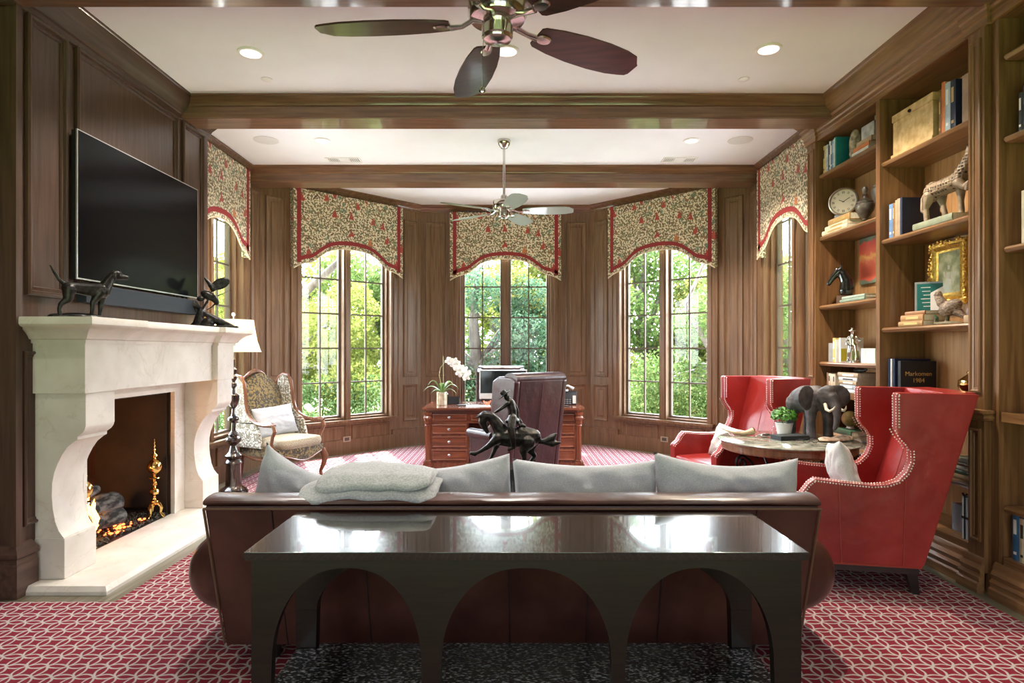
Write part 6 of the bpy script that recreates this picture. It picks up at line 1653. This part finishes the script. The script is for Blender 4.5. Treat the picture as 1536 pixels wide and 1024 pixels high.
m = MB(); m.prism([(-7.5,6.0),(-7.5,12.2),(7.5,12.2),(7.5,6.0),(3.95,6.0),(3.95,7.97),(3.06,7.97),(1.27,9.76),(-1.47,9.76),(-3.26,7.97),(-3.95,7.97),(-3.95,6.0)], -.149, -.10, 'z')  # unseen pale slab added to bounce neutral light up to the ceiling
struct(m.build('trim_bounce_slab', noisy('pale_bounce_stone', (.58,.55,.52), (.72,.69,.66), 5, .9)))
# left bay view: trunk with a long curving limb
tree('tree outside the left bay window with a thick curving limb', -4.55, 12.6, 3.9, rb(1,12,1.9,.9,.9,3.3,.55,.85), 20000, .050, YG, 11,
     limbs=[([(-.1,-.7,1.7),(-.35,-.9,2.35),(.15,-1.0,2.55),(.75,-1.1,2.70),(1.35,-1.2,3.2),(1.7,-1.2,3.8)],[.09,.10,.09,.08,.06,.05]), ([(.75,-1.1,2.70),(.2,-1.1,3.2),(-.6,-1.1,3.3)],[.06,.05,.03])])
tree('yellow green tree behind the curving limb', -6.2, 15.2, 4.2, rb(2,13,2.4,.8,.9,3.7,.7,1.0), 15000, .07, YG, 12)
tree('bushy green tree left of the centre window view', -3.0, 15.0, 4, rb(3,13,1.8,.8,.7,3.6,.7,1.0), 15000, .065, MG, 13)
tree('dense blue green tree seen through the centre window', -.75, 12.9, 3.6, rb(4,14,1.3,.6,.3,3.0,.5,.75), 24000, .045, BG, 14)
tree('green and ochre tree seen at the right of the centre window', 1.0, 13.4, 3.8, rb(5,12,1.2,.6,.4,3.2,.5,.8), 18000, .048, OG, 15)
tree('tall yellow green tree behind the centre window trees', .1, 17.0, 4.8, rb(6,14,2.8,.8,1.5,4.3,.8,1.1), 12000, .085, YG, 16)
tree('loose green tree outside the right bay window', 4.0, 12.2, 3.7, rb(7,14,1.5,.9,.3,3.1,.5,.8), 24000, .045, MG, 17,
     limbs=[([(-.2,-.9,1.2),(-.9,-1.1,2.4),(-.6,-1.1,3.1),(-.3,-1.1,3.5)],[.05,.04,.03,.02])])
tree('leafy green tree behind the loose tree outside the right bay window', 3.3, 15.6, 4.6, rb(24,14,2.0,.8,.8,4.2,.7,1.05), 15000, .07, MG, 24)
tree('ochre green tree beyond the right bay window', 6.4, 14.6, 4.2, rb(8,14,2.2,1.0,.6,3.7,.7,1.0), 16000, .065, OG, 18)
tree('bright green tree at the far right of the garden', 8.4, 12.0, 3.7, rb(9,10,.9,1.6,.5,3.2,.6,.9), 8000, .07, YG, 19)
tree('small green tree outside the right side window', 5.7, 10.2, 3.0, rb(10,7,.5,.5,.4,2.6,.4,.6), 6000, .05, MG, 20)
tree('yellow green tree outside the left side window', -5.2, 9.6, 3.0, rb(21,7,.4,.4,.4,2.6,.35,.55), 6000, .05, YG, 21)
# hedges
def hedge(label, x0, x1, y0, y1, h, seed, mat=HG, n=9000):
    bl = []; rr = random.Random(seed); k = max(2, int((x1-x0)/.45))
    for i in range(k): bl.append((x0+(x1-x0)*(i+.5)/k, (y0+y1)/2, h*.42, .40, (y1-y0)/2, h*.60))
    t = thing('clipped_hedge', label, 'hedge', (0,0,-.15), 0, 'low hedges outside the windows'); 
    leaves('foliage', mat, t, bl, n if n > 1 else 42000, .035 if n > 1 else .11, seed)
    m = MB()
    for b in bl: m.tube([(b[0],b[1],0),(b[0]+.03,b[1],h*.5)], [.02,.012], 6)
    m.build('stems', BARK, t)
hedge('clipped green hedge below the left bay window', -5.6, -2.3, 10.9, 11.8, 1.15, 31, n=14000)
hedge('clipped green hedge below the right bay window', 2.0, 5.0, 10.9, 11.6, .95, 32, MG)
hedge('tall screening hedge far across the garden', -15, 15, 19.0, 20.6, 4.5, 33, MG, n=1)
# pale flowering shrub near left window
t = thing('flowering_shrub', 'pale yellow flowering shrub just outside the left bay window', 'shrub', (-3.75,9.85,-.15))
leaves('foliage', HG, t, [(0,0,.45,.5,.35,.40),(.35,.1,.40,.35,.3,.3)], 3500, .035, 41)
m = MB(); rr = random.Random(12)
for k in range(16): m.sphere((rr.uniform(-.45,.55), rr.uniform(-.3,.1), rr.uniform(.62,.88)), rr.uniform(.05,.08), 8, (1,1,.8))
tag(m.build('flower_heads', noisy('pale_yellow_flower', (.62,.58,.30), (.82,.78,.55), 40, .9), t), kind='stuff')
m = MB(); m.tube([(0,0,0),(0,0,.4)], .02, 6); m.build('stem', BARK, t)

# ================================================================== LIGHT + CAMERA
w = bpy.data.worlds.new('World'); SC.world = w; w.use_nodes = True; nt = w.node_tree; nt.nodes.clear()
o = N(nt,'ShaderNodeOutputWorld'); bg = N(nt,'ShaderNodeBackground'); tc = N(nt,'ShaderNodeTexCoord'); sp = N(nt,'ShaderNodeSeparateXYZ'); L(nt,tc.outputs['Generated'],sp.inputs[0])
r = ramp(nt, sp.outputs[2], [(0,(.90,.96,1.0)),(.35,(.80,.90,1.0)),(1,(.60,.77,1.0))]); L(nt,r.outputs[0],bg.inputs[0]); ml = N(nt,'ShaderNodeMapRange'); ml.inputs['From Min'].default_value = -.7; ml.inputs['From Max'].default_value = .7; ml.inputs['To Min'].default_value = WB; ml.inputs['To Max'].default_value = WF; L(nt,sp.outputs[1],ml.inputs[0]); L(nt,ml.outputs[0],bg.inputs[1]); L(nt,bg.outputs[0],o.inputs[0])
sd = bpy.data.lights.new('Sun','SUN'); sd.energy = 7; sd.angle = R(1.0); sd.color = (1,.93,.80)
so = bpy.data.objects.new('Sun', sd); COL.objects.link(so); so.rotation_euler = Vector((-.16,.38,.95)).to_track_quat('Z','Y').to_euler()
def portal(loc, size, direction):
    ld = bpy.data.lights.new('portal','AREA'); ld.shape = 'RECTANGLE'; ld.size, ld.size_y = size; ld.cycles.is_portal = True
    q = bpy.data.objects.new('daylight_portal', ld); COL.objects.link(q); q.location = loc; q.rotation_euler = Vector(direction).to_track_quat('-Z','Y').to_euler()
for M, uc, _ in VM:
    p = M @ Vector((uc, -.25, (OZ0+OZ1)/2)); d = M.to_3x3() @ Vector((0,1,0)); portal(p, (1.45, OZ1-OZ0+.05), d)
for i in range(1, 7, 2): portal(((xs[i]+xs[i+1])/2, -2.25, 1.35), (xs[i+1]-xs[i], 2.7), (0,1,0))
for k_, l in enumerate(LIGHTS): l.data.energy = 80 if k_ in (1,4) else 48 if k_ < 5 else 14
for k_ in (1,4): LIGHTS[k_].data.color = (1,.86,.68)
cam = bpy.data.cameras.new('Camera'); co_ = bpy.data.objects.new('Camera', cam); COL.objects.link(co_); SC.camera = co_
co_.location = (0,0,CZ); co_.rotation_euler = (R(90),0,0); cam.sensor_width = 36; cam.lens = 36*F/1536; cam.shift_y = (512-525)/1536*-1*-1
cam.shift_y = 13/1536; cam.clip_start = .05; cam.clip_end = 200
SC.view_settings.view_transform = 'Standard'; SC.view_settings.look = 'None'; SC.view_settings.gamma = 1; SC.view_settings.use_curve_mapping = False
SC.view_settings.exposure = EXPO
SC.cycles.use_denoising = True
SC.cycles.max_bounces = 10; SC.cycles.diffuse_bounces = 5; SC.cycles.glossy_bounces = 4; SC.cycles.transparent_max_bounces = 12; SC.cycles.transmission_bounces = 4
SC.cycles.sample_clamp_indirect = 8; SC.cycles.caustics_reflective = False; SC.cycles.caustics_refractive = False
